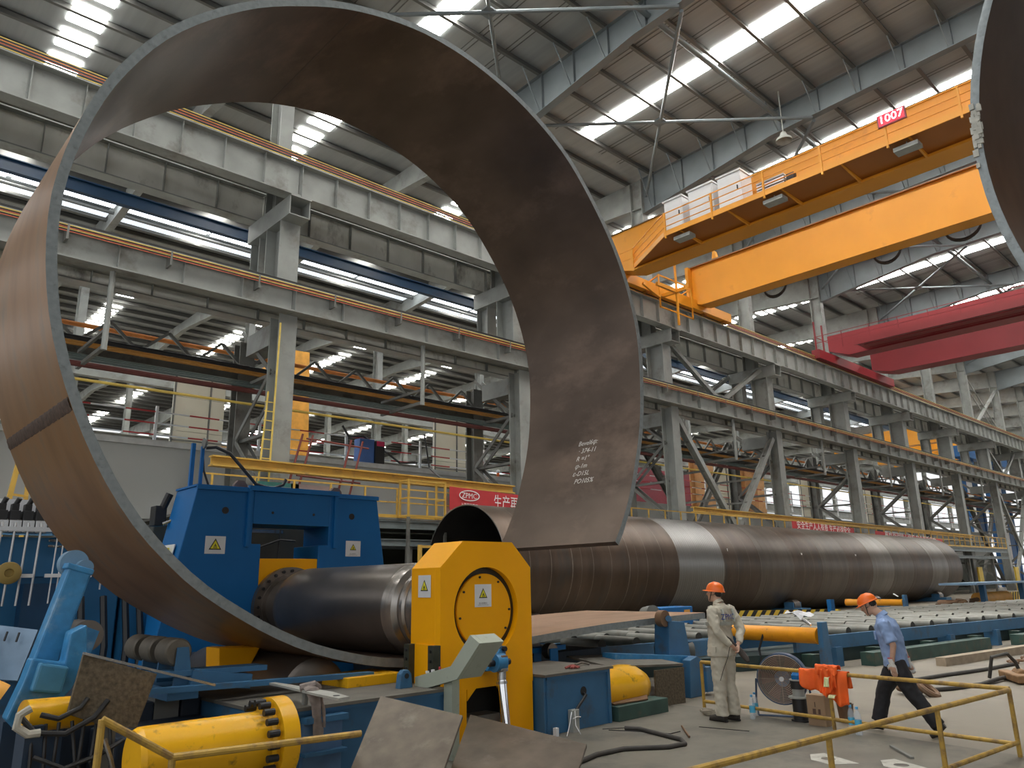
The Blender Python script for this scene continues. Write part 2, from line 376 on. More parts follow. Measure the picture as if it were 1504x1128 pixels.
# ================================================================ column row A with its two tiers of crane runway
def girder_bay(X, y, z0, z1, n, name, lab, fl=.55, grp=None):
    t = thing(name, lab, 'beam', (X, y, z0), grp)
    part('web', MB().box(X, X + 11.98, y - .015, y + .015, z0 + .04, z1 - .04), STAIN_LIT if y > 26 else GREY, t)
    part('top_flange', MB().box(X, X + 11.98, y - fl / 2, y + fl / 2, z1 - .05, z1), GREY, t)
    part('bottom_flange', MB().box(X, X + 11.98, y - fl / 2, y + fl / 2, z0, z0 + .05), GREY, t)
    s0 = None
    for k in range(n):
        x = X + .04 + k * 12 / n
        if s0 is None: s0 = part('stiffener', MB().box(x, x + .02, y - .2, y + .2, z0 + .05, z1 - .05), GREY, t)
        else: shift(s0, t, (k * 12 / n, 0, 0))
    return t
def tell(X):
    if X <= 0: return 'at the left edge behind the ring'
    return {12: 'seen through the middle of the ring', 24: 'seen through the right of the ring', 36: 'just right of the ring', 48: 'above the middle of the long steel tube', 60: 'above the red banners'}.get(X)
g0 = {}
for tier, (y, z0, z1, n, nm, lab) in {'u': (24.5, 16.05, 17.45, 8, 'upper_runway_girder', 'grey ribbed upper crane girder'), 'l': (24.5, 11.45, 12.5, 6, 'lower_runway_girder', 'grey ribbed lower crane girder'), 'b': (27.6, 16.1, 17.45, 6, 'rear_upper_girder', 'grey stained girder behind the upper runway'), 'c': (27.6, 11.95, 12.5, 6, 'rear_lower_girder', 'grey girder behind the lower runway')}.items():
    for X in XS[:-1]:
        l = tell(X); L = lab + ' ' + (l if l and X > -12 else 'far along the column row'); G = None if l and X >= 0 else lab + ' far along the row'
        if X == -12: L = lab + ' beyond the left edge'; G = None
        if X == -12: g0[tier] = girder_bay(X, y, z0, z1, n, nm, L, grp=G)
        else:
            c = clone(g0[tier], None, (X + 12, 0, 0), L)
            if G: c['group'] = G
# walkway plates between front and rear girders, seen from below
solo('runway_walkway_plate', MB().box(-12, XE, 24.9, 27.2, 17.38, 17.42), DGREY, 'dark plate walkway between the upper front and rear girders', 'walkway')
solo('runway_walkway_plate', MB().box(-12, XE, 24.9, 27.2, 12.42, 12.46), DGREY, 'dark plate walkway between the lower front and rear girders', 'walkway')
def rails(z, y, lab, cols, nm='conductor_rail_set'):
    t = thing(nm, lab, 'rail', (-12, y, z))
    for i, (c, dy, dz, r) in enumerate(cols):
        part('conductor_bar', MB().box(-12, XE, y + dy - r, y + dy + r, z + dz - r, z + dz + r), c, t)
    return t
CY = mat('yellow_conductor', (.75, .55, .12), .5); CR = mat('red_conductor', (.55, .12, .06), .5); CO = mat('orange_conductor', (.75, .25, .05), .5)
t = rails(17.62, 24.3, 'yellow, red and black conductor bars on top of the upper runway', [(CY, 0, .22, .014), (BLK, 0, .17, .022), (CO, -.02, .11, .013), (BLK, -.02, .05, .022), (CR, -.03, 0, .013), (BLK, -.03, -.06, .02), (CY, -.04, -.12, .012)])
part('running_rail', MB().box(-12, XE, 24.5, 24.6, 17.46, 17.6), DGREY, t)
t = rails(12.3, 24.1, 'yellow and red conductor bars along the lower runway', [(CY, 0, .1, .014), (BLK, 0, .06, .014), (CR, 0, .02, .012), (CY, 0, -.02, .012), (BLK, 0, -.06, .014), (CR, 0, -.10, .012)])
part('running_rail', MB().box(-12, XE, 24.45, 24.55, 12.5, 12.68), BLK, t)
b0 = None
for k in range(30):
    x = 1.5 + k * 3
    if b0 is None: b0 = part('bracket', MB().box(x, x + .06, 24.08, 24.5, 11.95, 12.42), DGREY, t)
    else: shift(b0, t, (k * 3, 0, 0))
# columns: two legs and lattice below, box head, single shaft above
def column(X, label, grp=None):
    t = thing('crane_column', label, 'column', (X, 26, 0), grp)
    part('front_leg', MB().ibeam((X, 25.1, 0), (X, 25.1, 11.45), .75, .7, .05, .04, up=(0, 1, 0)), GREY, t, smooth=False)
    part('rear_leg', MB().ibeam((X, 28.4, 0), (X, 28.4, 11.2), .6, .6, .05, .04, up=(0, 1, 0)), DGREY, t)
    z = .6; d = 1
    while z < 10.5:
        a, b = (25.4, 28.1) if d > 0 else (28.1, 25.4)
        for dx in (-.25, .25): part('lattice_bar', MB().beam((X + dx, a, z), (X + dx, b, z + 2.2), .05, .16), DGREY, t)
        part('lattice_bar', MB().beam((X, 25.4, z), (X, 28.1, z), .2, .12), DGREY, t)
        z += 2.2; d = -d
    part('box_head', MB().box(X - .35, X + .35, 25.5, 27.4, 10.4, 11.2), GREY, t)
    part('crane_post', MB().ibeam((X, 25.6, 12.5), (X, 25.6, 16.0), 1.2, .8, .05, .04, up=(0, 1, 0)), GREY, t)
    part('rear_post', MB().ibeam((X, 27.4, 12.5), (X, 27.4, 16.0), .8, .6, .04, .04, up=(0, 1, 0)), GREY, t)
    part('bracket', MB().prism([(24.3, 16.04), (27.9, 16.04), (27.9, 15.3), (24.3, 15.3)], 'x', X - .42, X - .38).prism([(24.3, 16.04), (27.9, 16.04), (27.9, 15.3), (24.3, 15.3)], 'x', X + .38, X + .42).box(X - .42, X + .42, 24.2, 27.9, 15.98, 16.03).box(X - .42, X + .42, 24.3, 27.9, 15.26, 15.3), GREY, t)
    part('roof_shaft', MB().ibeam((X, 26.3, 16.1), (X, 26.3, 26.4), .9, .55, .05, .04, up=(0, 1, 0)), GREY, t)
    return t
c0 = None
cl = {0: 'grey steel column hidden behind the left of the ring', 12: 'tall grey steel column standing in the centre of the ring opening', 24: 'tall grey steel column at the right of the ring opening, above the red banner', 36: 'grey steel column right of the ring, left foot of the large V brace', 48: 'grey steel column right foot of the large V brace', 60: 'grey steel column above the middle of the long tube', 72: 'grey steel column above the right red banner', 84: 'grey steel column beyond the far end of the tube', 96: 'grey steel column near the right edge behind the platform'}
for X in XS[:-1]:
    L = cl.get(X, 'grey steel column far along the row'); G = None if X in cl else 'far crane columns'
    if c0 is None: c0 = column(X, L, G)
    else:
        c = clone(c0, None, (X - XS[0], 0, 0), L)
        if G: c['group'] = G
        elif 'group' in c: del c['group']
# big V braces
def vbrace(xa, label):
    t = thing('v_brace', label, 'bracing', (xa + 6, 25, 4.5))
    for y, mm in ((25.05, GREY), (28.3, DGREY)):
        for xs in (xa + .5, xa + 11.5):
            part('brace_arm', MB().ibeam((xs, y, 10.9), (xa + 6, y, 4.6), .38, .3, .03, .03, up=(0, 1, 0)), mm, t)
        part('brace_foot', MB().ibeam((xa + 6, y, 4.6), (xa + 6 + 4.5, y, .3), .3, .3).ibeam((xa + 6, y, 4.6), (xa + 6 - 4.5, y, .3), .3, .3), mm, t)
    for k in range(3):
        z = 9.6 - k * 1.6; dx = (10.9 - z) / 6.3 * 5.5
        part('cross_bar', MB().beam((xa + .5 + dx, 25.05, z), (xa + .5 + dx, 28.3, z), .12), DGREY, t); part('cross_bar', MB().beam((xa + 11.5 - dx, 25.05, z), (xa + 11.5 - dx, 28.3, z), .12), DGREY, t)
    part('brace_plate', MB().box(xa + 5.3, xa + 6.7, 25.0, 25.1, 4.1, 5.3), GREY, t)
    return t
vbrace(36, 'large grey V-shaped brace between two columns right of the ring'); vbrace(96, 'grey V-shaped brace far along the column row at the right edge')
for xa, L in ((36, 'upper grey V brace under the runway right of the ring'), (96, 'upper grey V brace near the right edge')):
    t = thing('upper_brace', L, 'bracing', (xa + 6, 25.6, 12.7))
    for y in (25.4, 27.9):
        for a in (xa + .5, xa + 11.5): part('brace_arm', MB().ibeam((a, y, 15.8), (xa + 6, y, 12.7), .3, .25, up=(0, 1, 0)), GREY, t)
t = thing('lattice_brace', 'crossed lattice brace between roof shafts at the far right', 'bracing', (102, 26.3, 17.5))
part('lattice_arm', MB().beam((96.3, 26.1, 24), (107.7, 26.1, 17.8), .12).beam((96.3, 26.6, 24), (107.7, 26.6, 17.8), .12), GREY, t)
part('lattice_arm', MB().beam((107.7, 26.1, 24), (96.3, 26.1, 17.8), .3, .2), GREY, t)
part('lacing', MB().add([], []) if False else (lambda m: [m.beam((96.3 + k * .8, 26.1, 24 - k * .435), (96.7 + k * .8, 26.6, 23.78 - k * .435), .06) for k in range(14)] and m)(MB()), GREY, t)

# service pipes carried along the columns
PIPE_R = mat('maroon_pipe_paint', (.13, .035, .03), .5, 0, .15, 3); PIPE_O = mat('orange_cable_tray', (.42, .20, .04), .5, 0, .15, 2); PIPE_G = mat('grey_green_pipe', (.15, .19, .18), .4, .3, .1, 2)
pipes = [('cable_bundle', BLK, 27.2, 9.95, .11, 'thick black cable bundle on brackets along the columns'), ('cable_tray', PIPE_O, 27.0, 9.75, .07, 'orange-brown cable tray under the black bundle'),
         ('cable_tray', PIPE_O, 26.8, 9.62, .04, 'narrow orange tray line just below the wide orange one'), ('steel_pipe', PIPE_G, 27.3, 9.42, .05, 'upper thin grey-green pipe of three'), ('steel_pipe', PIPE_G, 27.1, 9.3, .05, 'middle thin grey-green pipe of three'),
         ('steel_pipe', PIPE_G, 26.9, 9.18, .05, 'lowest thin grey-green pipe of three'), ('gas_pipe', PIPE_R, 26.8, 8.98, .10, 'maroon gas pipe running behind the columns'), ('gas_pipe', CY, 26.6, 8.42, .05, 'thin yellow pipe running below the maroon pipe')]
for nm, mm, y, z, r, L in pipes: solo(nm, MB().cyl((-12, y + .2, z), (XE, y + .2, z), r, n=8), mm, L, 'pipe', smooth=True)
t = thing('pipe_hanger', 'slim grey hanger post holding the pipes', 'hanger', (6, 26.2, 8.9), 'pipe hangers under the lower runway')
part('hanger_post', MB().cyl((6, 24.6, 8.9), (6, 24.6, 11.5), .09, n=8), GREY, t); part('hanger_arm', MB().beam((6, 24.6, 9.0), (6, 27.6, 9.0), .12).beam((6, 24.6, 9.55), (6, 27.6, 9.55), .1), DGREY, t)
for k in range(1, 12): clone(t, None, (12 * k, 0, 0))
solo('orange_pipe', MB().cyl((-12, 29.2, 11.0), (XE, 29.2, 11.0), .09, n=8), CO, 'thin orange pipe just below the lower runway', 'pipe', smooth=True)
solo('rear_truss', (lambda m: [m.beam((x, 28.2, 10.1), (x + 1, 28.2, 11.0), .1).beam((x + 1, 28.2, 11.0), (x + 2, 28.2, 10.1), .1) for x in range(0, 90, 2)] and m)(MB().ibeam((-12, 28.3, 9.9), (XE, 28.3, 9.9), .5, .3)), DGREY, 'grey beam and short struts under the lower runway', 'truss')

# vertical cream sheets hanging in the next bay
CREAM = mat('cream_partition_sheet', (.60, .56, .45), .6, 0, .06, .6)
t = thing('cream_partition', 'tall cream sheet panel hanging behind the columns', 'panel', (12.4, 34, 6.9), 'cream partitions behind the columns')
for k in range(3): part('sheet', MB().box(11.3, 13.6, 33.97, 34.03, 7.0 + k * 1.55, 8.53 + k * 1.55), CREAM, t)
part('frame', MB().box(11.3, 11.38, 33.9, 33.97, 6.9, 11.7).box(12.9, 12.96, 33.9, 33.97, 6.9, 11.7).box(11.3, 13.6, 33.9, 33.97, 8.1, 8.16), DGREY, t)
part('support_leg', MB().beam((11.4, 34.1, 0), (11.4, 34.1, 11.7), .12).beam((13.5, 34.1, 0), (13.5, 34.1, 11.7), .12), GREY, t)
for k in range(1, 8): clone(t, None, (14.4 * k, 0, 0))

# long grey room block on the far side of the row, with a safety rail on its roof
GW = mat('grey_room_cladding', (.43, .44, .42), .6, 0, .04, .3); DW = mat('dark_green_plinth', (.06, .065, .05), .7, 0, .15, 1)
struct('wall_left', MB().box(-12, 34, 29.6, 29.75, 4.3, 7.0).box(-12, 34, 29.75, 36, 6.85, 6.95).box(34, 34.15, 29.6, 36, 0, 7.0), GW)
struct('wall_left', MB().box(-12, 34, 29.62, 29.7, 0, 4.3), DW)
struct('wall_right', MB().box(38, 110, 30.4, 30.55, 3.6, 6.7).box(38, 110, 30.55, 36, 6.55, 6.65), GW)
struct('wall_right', MB().box(38, 110, 30.42, 30.5, 0, 3.6), DW)
struct('trim_3', MB().box(-12, 34, 29.5, 29.62, 6.98, 7.2), mat('pale_edge_trim', (.55, .56, .55), .5)); struct('trim_4', MB().box(-12, 34, 30.2, 30.5, 7.2, 7.3), mat('sky_blue_edge', (.10, .35, .62), .5))
tr = thing('roof_safety_rail', 'red and white striped safety rail with white posts on top of the grey rooms', 'railing', (10, 30.4, 7.1))
for z in (7.55, 8.0, 8.45):
    a = MB(); b = MB()
    for k in range(100): (a if k % 2 else b).box(-12 + k * 1.2, -10.8 + k * 1.2, 30.38, 30.43, z, z + .05)
    part('red_rail', a, REDP, tr, kind='stuff'); part('white_rail', b, WHT, tr, kind='stuff')
p0 = None
for k in range(28):
    if p0 is None: p0 = part('rail_post', MB().box(-11.5, -11.4, 30.36, 30.46, 7.0, 8.7), WHT, tr)
    else: shift(p0, tr, (4.2 * k, 0, 0))

# raised yellow walkway in front of the columns
YP = mat('walkway_yellow_paint', (.62, .38, .07), .5, 0, .1, 2, dirt=(.3, .2, .08), dirt_amt=.2, dirt_scale=3)
t = thing('raised_walkway', 'raised steel walkway with yellow handrails in front of the columns', 'walkway', (40, 24.3, 4.1))
part('deck', MB().box(9, 92, 23.8, 29.5, 4.12, 4.2), DGREY, t)
part('deck_beam', MB().ibeam((9, 23.85, 3.95), (92, 23.85, 3.95), .3, .15).ibeam((9, 23.85, 3.3), (92, 23.85, 3.3), .25, .15).ibeam((9, 25.9, 3.3), (92, 25.9, 3.3), .25, .15), mat('deck_edge_grey', (.19, .22, .22), .5), t)
part('handrail', MB().box(9, 92, 23.82, 23.87, 5.26, 5.31).box(9, 92, 23.82, 23.87, 4.75, 4.8).box(9, 92, 23.82, 23.86, 4.2, 4.32), YP, t)
p0 = None
for k in range(60):
    if p0 is None: p0 = part('rail_post', MB().box(9.3, 9.36, 23.81, 23.87, 4.2, 5.3), YP, t)
    else: shift(p0, t, (1.4 * k, 0, 0))
for k in range(12): part('deck_leg', MB().beam((10 + 7 * k, 24.0, 0), (10 + 7 * k, 24.0, 3.2), .2), DGREY, t)
t = thing('monorail_beam', 'long yellow I-shaped beam above the raised walkway', 'beam', (30, 24.0, 5.55))
part('beam_body', MB().ibeam((9.3, 24.0, 5.72), (22.4, 24.0, 5.66), .34, .35, .05, .04).ibeam((36, 24.0, 5.5), (82, 24.0, 5.2), .3, .35, .05, .04), YP, t)
for k in range(8):
    x = 10 + 1.7 * k
    part('bracket', MB().beam((x, 24.0, 5.72), (x, 25.0, 5.9), .1), YP, t)
# yellow gate cage and ladder on the walkway
t = thing('yellow_gate_cage', 'small yellow tubular gate frame on the raised walkway', 'gate', (17, 23.6, 4.2))
m = MB()
for x in (16.4, 18.1):
    for y in (23.2, 23.75): m.beam((x, y, 4.2), (x, y, 5.6), .07)
for z in (4.25, 4.9, 5.55): m.beam((16.4, 23.2, z), (18.1, 23.2, z), .06).beam((16.4, 23.2, z), (16.4, 23.75, z), .06).beam((18.1, 23.2, z), (18.1, 23.75, z), .06)
part('frame', m, YP, t); part('support', MB().beam((16.4, 23.2, 0), (16.4, 23.2, 4.2), .1).beam((18.1, 23.2, 0), (18.1, 23.2, 4.2), .1), DGREY, t)
t = thing('a_frame_ladder', 'yellow ladder leaning below the grey wall at far left', 'ladder', (3.6, 20, 2.5))
part('stile', MB().beam((3.0, 20, 0), (3.46, 20, 4.9), .1), YP, t); part('stile', MB().beam((3.75, 20, 0), (3.75, 20.5, 4.7), .08), YP, t)
for k in range(9): part('rung', MB().beam((3.05 + k * .045, 20, .4 + k * .5), (3.75, 20.3, .4 + k * .5), .05), YP, t)
t = thing('column_ladder', 'narrow yellow ladder fixed to the column inside the ring', 'ladder', (11.2, 24.6, 4.2))
part('stile', MB().beam((11.1, 24.5, 4.2), (11.3, 24.5, 8.4), .05), CY, t); part('stile', MB().beam((11.5, 24.5, 4.2), (11.6, 24.5, 11.0), .05), CY, t)
for k in range(12): part('rung', MB().beam((11.12 + .008 * k, 24.5, 4.4 + k * .33), (11.52, 24.5, 4.4 + k * .33), .03), CY, t)
# red scaffold frame on the walkway
t = thing('red_scaffold_frame', 'dark red leaning tubular scaffold frame on the walkway', 'scaffold', (13.5, 24.6, 4.2))
m = MB()
RED2 = mat('dark_red_tube', (.20, .04, .03), .5)
for x in (12.6, 13.0, 14.6, 15.1): part('pole', MB().cyl((x - .5, 24.7, 4.2), (x + .2, 24.7, 7.1), .04, n=6), RED2, t)
for z in (5.6, 6.95): part('cross_tube', MB().cyl((12.3 + (z - 4.2) * .24, 24.7, z), (14.9 + (z - 4.2) * .24, 24.7, z - .1), .035, n=6), RED2, t)
# welding set on the grey roof
t = thing('welding_power_box', 'blue and black welding power box with red top on the grey room roof', 'machine', (18.9, 30, 7.1))
part('housing', MB().box(18.3, 19.1, 29.8, 30.3, 7.2, 8.35), mat('blue_box_paint', (.06, .16, .45), .4), t, bev=.03); part('front_panel', MB().box(19.1, 19.6, 29.7, 30.3, 7.2, 8.3), BLK, t, bev=.03); part('control_panel', MB().box(19.15, 19.55, 29.68, 29.72, 8.05, 8.28), mat('hot_pink_red', (.7, .03, .12), .4), t)
solo('hanging_cable', MB().tube([(17.6, 30.2, 8.9), (17.9, 30.1, 8.4), (18.6, 30.0, 8.5), (19.8, 30.0, 7.9), (20.6, 29.9, 7.4), (21.6, 29.9, 7.5)], .05, 6), BLK, 'black cable looping beside the welding power box', 'cable')
solo('rope_line', MB().tube([(21.8, 29.6, 8.9), (21.9, 29.3, 7.2), (21.0, 26, 5.6), (20.2, 24.2, 4.4)], .04, 6), BLK, 'black rope slung from roof rail down to the walkway', 'rope')
# person in orange, far away on the roof
# notice boards standing on the walkway
for x, L in ((11.7, 'small pale green and white control screen above the blue frame'), (12.9, 'pale pink notice board behind the handrail, left one'), (19.6, 'pale pink notice board behind the handrail, right one')):
    mm = mat('teal_screen_frame', (.10, .38, .36), .4) if x == 11.7 else mat('pale_pink_board', (.62, .50, .50), .5)
    t = thing('notice_board', L, 'board', (x, 24.4, 4.2)); part('board', MB().box(x - .6, x + .9, 24.4, 24.45, 4.35, 5.25), mm, t); part('stand', MB().box(x - .5, x - .42, 24.45, 24.5, 4.2, 5.2).box(x + .7, x + .78, 24.45, 24.5, 4.2, 5.2), DGREY, t)
    part('label', MB().box(x - .3, x + .6, 24.38, 24.4, 4.55, 5.1), WHT, t)

# banners with writing
BAN = mat('red_banner_cloth', (.52, .035, .04), .6, 0, .08, 2); WTX = mat('white_lettering', (.85, .83, .80), .6)
def banner(x0, x1, z0a, z0b, h, label, texts):
    t = thing('red_banner', label, 'banner', ((x0 + x1) / 2, 23.72, min(z0a, z0b)))
    n = 16; vs = []; fs = []
    for i in range(n + 1):
        u = i / n; x = x0 + (x1 - x0) * u; zb = z0a + (z0b - z0a) * u; y = 23.74 + .015 * sin(u * 40)
        vs += [(x, y, zb), (x, y, zb + h), (x, y + .012, zb), (x, y + .012, zb + h)]
    for i in range(n): a = 4 * i; fs += [(a, a + 4, a + 5, a + 1), (a + 2, a + 3, a + 7, a + 6), (a, a + 2, a + 6, a + 4), (a + 1, a + 5, a + 7, a + 3)]
    part('cloth', MB().add(vs, fs), BAN, t)
    for s, size, ux, uz in texts:
        def fn(a, b, c, ux=ux, uz=uz, size=size): 
            x = ux + a; u = (x - x0) / (x1 - x0); return (x, 23.715 - c, z0a + (z0b - z0a) * u + uz + b * (1.35 if size == .47 else 1))
        part('lettering', text_mb(s, size, fn, .004), WTX, t)
    return t
b1 = banner(18.75, 27.5, 4.62, 4.35, .92, 'wide red banner with white characters beside the column, partly behind the ring', [('生产再忙 安全不忘', .47, 23.0, .47), ('ZPMC', .30, 19.75, .62), ('上海振华重工', .15, 19.75, .24)])
part('logo_ring', MB().ring((19.9, 23.712, 5.2), (0, 1, 0), .001, .001, .001, 4) if False else (lambda m: [m.beam((19.75 + .52 * cos(a), 23.71, 5.22 + .2 * sin(a)), (19.75 + .52 * cos(a + .3), 23.71, 5.22 + .2 * sin(a + .3)), .02, .035) for a in [k * 2 * pi / 21 for k in range(21)]] and m)(MB()), WTX, b1)
banner(46.5, 55.6, 4.78, 4.6, .5, 'narrow red banner above the tube, left of the pair', [('安全生产人人有责 生产必须安全', .55, 51, .25)])
banner(59.2, 73.2, 4.42, 4.1, .62, 'narrow red banner above the tube, right of the pair', [('严格管理精心组织 安全优质高效', .75, 66.2, .31)])
# ================================================================ orange overhead crane
CRS_ = mat('crane_shaded_orange', (.40, .135, .015), .5, 0, .06, .5)  # darker copy of the crane orange, underside shade put into the colour
GL = mat('grey_lamp_housing', (.35, .36, .33), .4)
t = thing('overhead_crane', 'big orange double-girder overhead crane with catwalk and handrails', 'crane', (34, 24.2, 17.6))
crane = t
part('front_girder', MB().prism([(24.3, 18.2), (22.8, 17.72), (-19, 17.72), (-20.5, 18.2), (-20.5, 20.2), (24.3, 20.2)], 'x', 30.5, 31.55), CRN, t)
part('top_plate', MB().box(30.4, 31.65, -20.5, 24.4, 20.2, 20.25), mat('low_bounce_dusty_top', (.20, .17, .13), .7), t)  # dull dusty tone, unseen from below, added to cut orange bounce on the roof
part('rear_girder', MB().prism([(24.3, 18.1), (23.6, 17.85), (-19, 17.85), (-20.5, 18.1), (-20.5, 20.35), (24.3, 20.35)], 'x', 38.0, 39.0), CRN, t)
part('rear_top_plate', MB().box(37.85, 39.15, -20.5, 24.4, 20.36, 20.42), mat('low_bounce_dusty_top', (1, 1, 1)), t)
part('top_flange_edge', MB().box(37.84, 39.16, -20.5, 24.4, 20.33, 20.36), CRS_, t)
part('girder_ledge', MB().box(30.38, 30.5, -20, 22.8, 17.72, 17.80), CRN, t)
part('end_stiffener', MB().box(37.6, 38.0, 24.15, 24.35, 17.9, 20.35), CRN, t); part('stop_lug', MB().prism([(22.6, 20.4), (22.3, 20.4), (22.45, 21.0), (22.5, 21.0)], 'x', 37.9, 38.3), CRN, t)
CRS = mat('crane_shaded_orange', (.50, .19, .02), .5, 0, .06, .5)
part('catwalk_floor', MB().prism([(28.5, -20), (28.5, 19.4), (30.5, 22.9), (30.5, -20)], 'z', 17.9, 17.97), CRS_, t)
part('catwalk_edge', MB().box(28.46, 28.5, -20, 19.4, 17.82, 18.08).beam((28.48, 19.4, 17.95), (30.5, 22.9, 17.95), .04, .26), CRN, t)
k0 = None
for k in range(15):
    y = 18.6 - k * 2.6
    if k0 is None: k0 = part('catwalk_bracket', MB().prism([(28.5, 17.88), (30.5, 17.88), (30.5, 17.7)], 'y', y - .04, y + .04), CRN, t)
    else: shift(k0, t, (0, -2.6 * k, 0))
part('handrail', MB().box(28.46, 28.5, -20, 19.4, 18.98, 19.02).box(28.46, 28.5, -20, 19.4, 18.63, 18.66).box(28.46, 28.5, -20, 19.4, 18.29, 18.32)
     .beam((28.48, 19.4, 19.0), (30.5, 22.9, 19.0), .04).beam((28.48, 19.4, 18.65), (30.5, 22.9, 18.65), .03).beam((28.48, 19.4, 18.3), (30.5, 22.9, 18.3), .03).beam((30.5, 22.9, 19), (30.5, 24.3, 19), .04).beam((30.5, 22.9, 18.5), (30.5, 24.3, 18.5), .04), CRN, t)
p0 = part('rail_post', MB().box(28.44, 28.52, 19.3, 19.38, 17.7, 19.02), CRN, t)
for k in range(1, 16): shift(p0, t, (0, -2.6 * k, 0))
part('rail_post', MB().box(30.4, 30.48, 22.8, 22.88, 17.7, 19.02), CRN, t)
part('end_truck', MB().box(30.0, 41.8, 23.9, 24.5, 17.62, 18.2), CRN, t)
part('end_truck', MB().box(30.0, 41.8, -20.7, -20.1, 17.62, 18.2), CRN, t)
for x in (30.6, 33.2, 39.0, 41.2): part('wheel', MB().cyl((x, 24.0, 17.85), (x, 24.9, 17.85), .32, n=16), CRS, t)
m = MB()
for x in (33.6, 36.8):
    m.box(x, x + .07, 23.5, 23.57, 16.6, 18.6)
for z in (16.62, 17.3, 18.55): m.box(33.6, 36.87, 23.5, 23.57, z, z + .07)
m.beam((33.6, 23.5, 18.55), (33.6, 24.3, 18.3), .07).beam((36.8, 23.5, 18.55), (36.8, 24.3, 18.3), .07).beam((32.2, 23.6, 17.7), (33.6, 23.5, 17.2), .12).box(32.2, 34.2, 22.6, 22.75, 17.3, 17.5).box(33.9, 34.05, 22.0, 23.6, 17.3, 17.5).box(33.95, 34.05, 22.6, 22.7, 15.4, 19)
part('hanging_frame', m, CRN, t)
FL = MB().box(28.7, 29.2, -.45, .45, 17.55, 17.72)
for y in (18.6, 13.9, 8.4): 
    m = MB(); m.add([(a, b + y, c) for a, b, c in FL.v], FL.f); m.box(28.9, 28.95, y - .02, y + .02, 17.7, 17.95)
    part('floodlight', m, GL, t)
for yb, n in ((9.6, .8), (13.2, .7), (19.5, .7)):
    for r, dz in ((.0, 0), (.12, .1)):
        part('festoon_cable', MB().tube([(39.3, yb + n * cos(a), 18.2 - (.75 - dz) * sin(a)) for a in [pi * i / 12 for i in range(13)]], .055, 6), BLK, t)
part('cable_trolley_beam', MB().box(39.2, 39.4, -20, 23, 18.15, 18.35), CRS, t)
CAB = mat('white_metal_cabinet', (.74, .75, .76), .45, 0, .03, 1, stretch=(1, 1, 4))
for (ya, yb), L in zip(((18.45, 19.5), (16.75, 18.1), (15.3, 16.5)), ('white electrical cabinet on the crane catwalk, nearest the runway', 'middle one of three white electrical cabinets on the crane catwalk', 'white electrical cabinet on the crane catwalk, farthest right of three')):
    c = thing('electrical_cabinet', L, 'cabinet', (29.2, ya, 17.97), 'cabinets on the crane catwalk')
    part('body', MB().box(28.75, 29.75, ya, yb, 17.98, 19.7), CAB, c, bev=.03)
    part('door', MB().box(28.72, 28.75, ya + .05, yb - .05, 18.05, 19.62), CAB, c, bev=.01)
    part('roof_cap', MB().box(28.68, 29.8, ya - .04, yb + .04, 19.7, 19.78), WHT, c)
    part('handle', MB().box(28.68, 28.72, ya + .15, ya + .2, 18.8, 19.0), BLK, c)
c = thing('resistor_grille_box', 'white louvred resistor box beside the cabinets on the crane', 'box', (29.2, 14, 17.97))
part('case', MB().box(28.9, 29.7, 13.4, 14.6, 18.0, 18.75), mat('dark_louvre_back', (.08, .09, .09), .5), c)
for k in range(6): part('slat', MB().box(28.84, 29.72, 13.35, 14.65, 18.02 + k * .13, 18.08 + k * .13), WHT, c)
part('plug', MB().box(28.85, 29.1, 12.9, 13.25, 18.3, 18.6), BLK, c)
# LED counter
LEDR = mat('red_led_face', (.75, .02, .05), .4, emit=.5); LEDW = mat('lit_white_digits', (1, .93, .95), .4, emit=2.2)
s = thing('led_weight_display', 'red illuminated weight display reading 1007 on the crane handrail', 'display', (28.4, 8.6, 18.6))
part('case', MB().box(28.36, 28.46, 8.1, 9.15, 18.6, 19.12), mat('dark_red_case', (.22, .03, .05), .4), s)
part('face', MB().box(28.345, 28.36, 8.15, 9.1, 18.64, 19.08), LEDR, s)
part('digits', text_mb('1007', .46, lambda a, b, c_: (28.335 + c_, 8.63 - a, 18.86 + b), .01), LEDW, s)
# high-bay lamp under the roof
l = thing('high_bay_lamp', 'round grey high-bay lamp hanging under the roof above the crane', 'lamp', (34.7, 15.8, 24.0))
part('shade', MB().lathe((34.7, 15.8, 23.9), (0, 0, 1), [(0, .42), (.12, .40), (.3, .2), (.5, .14), (.5, .0)], 20), GL, l, smooth=True); part('rod', MB().cyl((34.7, 15.8, 24.4), (34.7, 15.8, 26.9), .03, n=6), GL, l)
# red crane farther down the same runway
RCR = mat('crane_crimson_paint', (.27, .022, .028), .45, 0, .06, .6)
t = thing('red_overhead_crane', 'crimson double-girder overhead crane farther down the runway', 'crane', (60, 24, 17.6))
part('front_girder', MB().prism([(24.3, 18.7), (22.8, 18.1), (-20, 18.1), (-20, 19.9), (24.3, 19.9)], 'x', 56.6, 58), RCR, t)
part('catwalk', MB().box(54.5, 56.6, -20, 21.5, 18.25, 18.35).box(54.45, 54.52, -20, 21.5, 18.1, 18.6), RCR, t)
part('rear_girder', MB().prism([(24.3, 18.6), (22.8, 18.2), (-20, 18.2), (-20, 20.0), (24.3, 20.0)], 'x', 64.6, 66.2), RCR, t)
part('end_truck', MB().box(54, 68, 23.9, 24.5, 17.62, 18.3), RCR, t)
m = MB().box(54.46, 54.5, -20, 24.4, 19.4, 19.44).box(54.46, 54.5, -20, 24.4, 18.9, 18.94)
for k in range(22): m.box(54.46, 54.5, 24.3 - k * 2, 24.34 - k * 2, 18.2, 19.44)
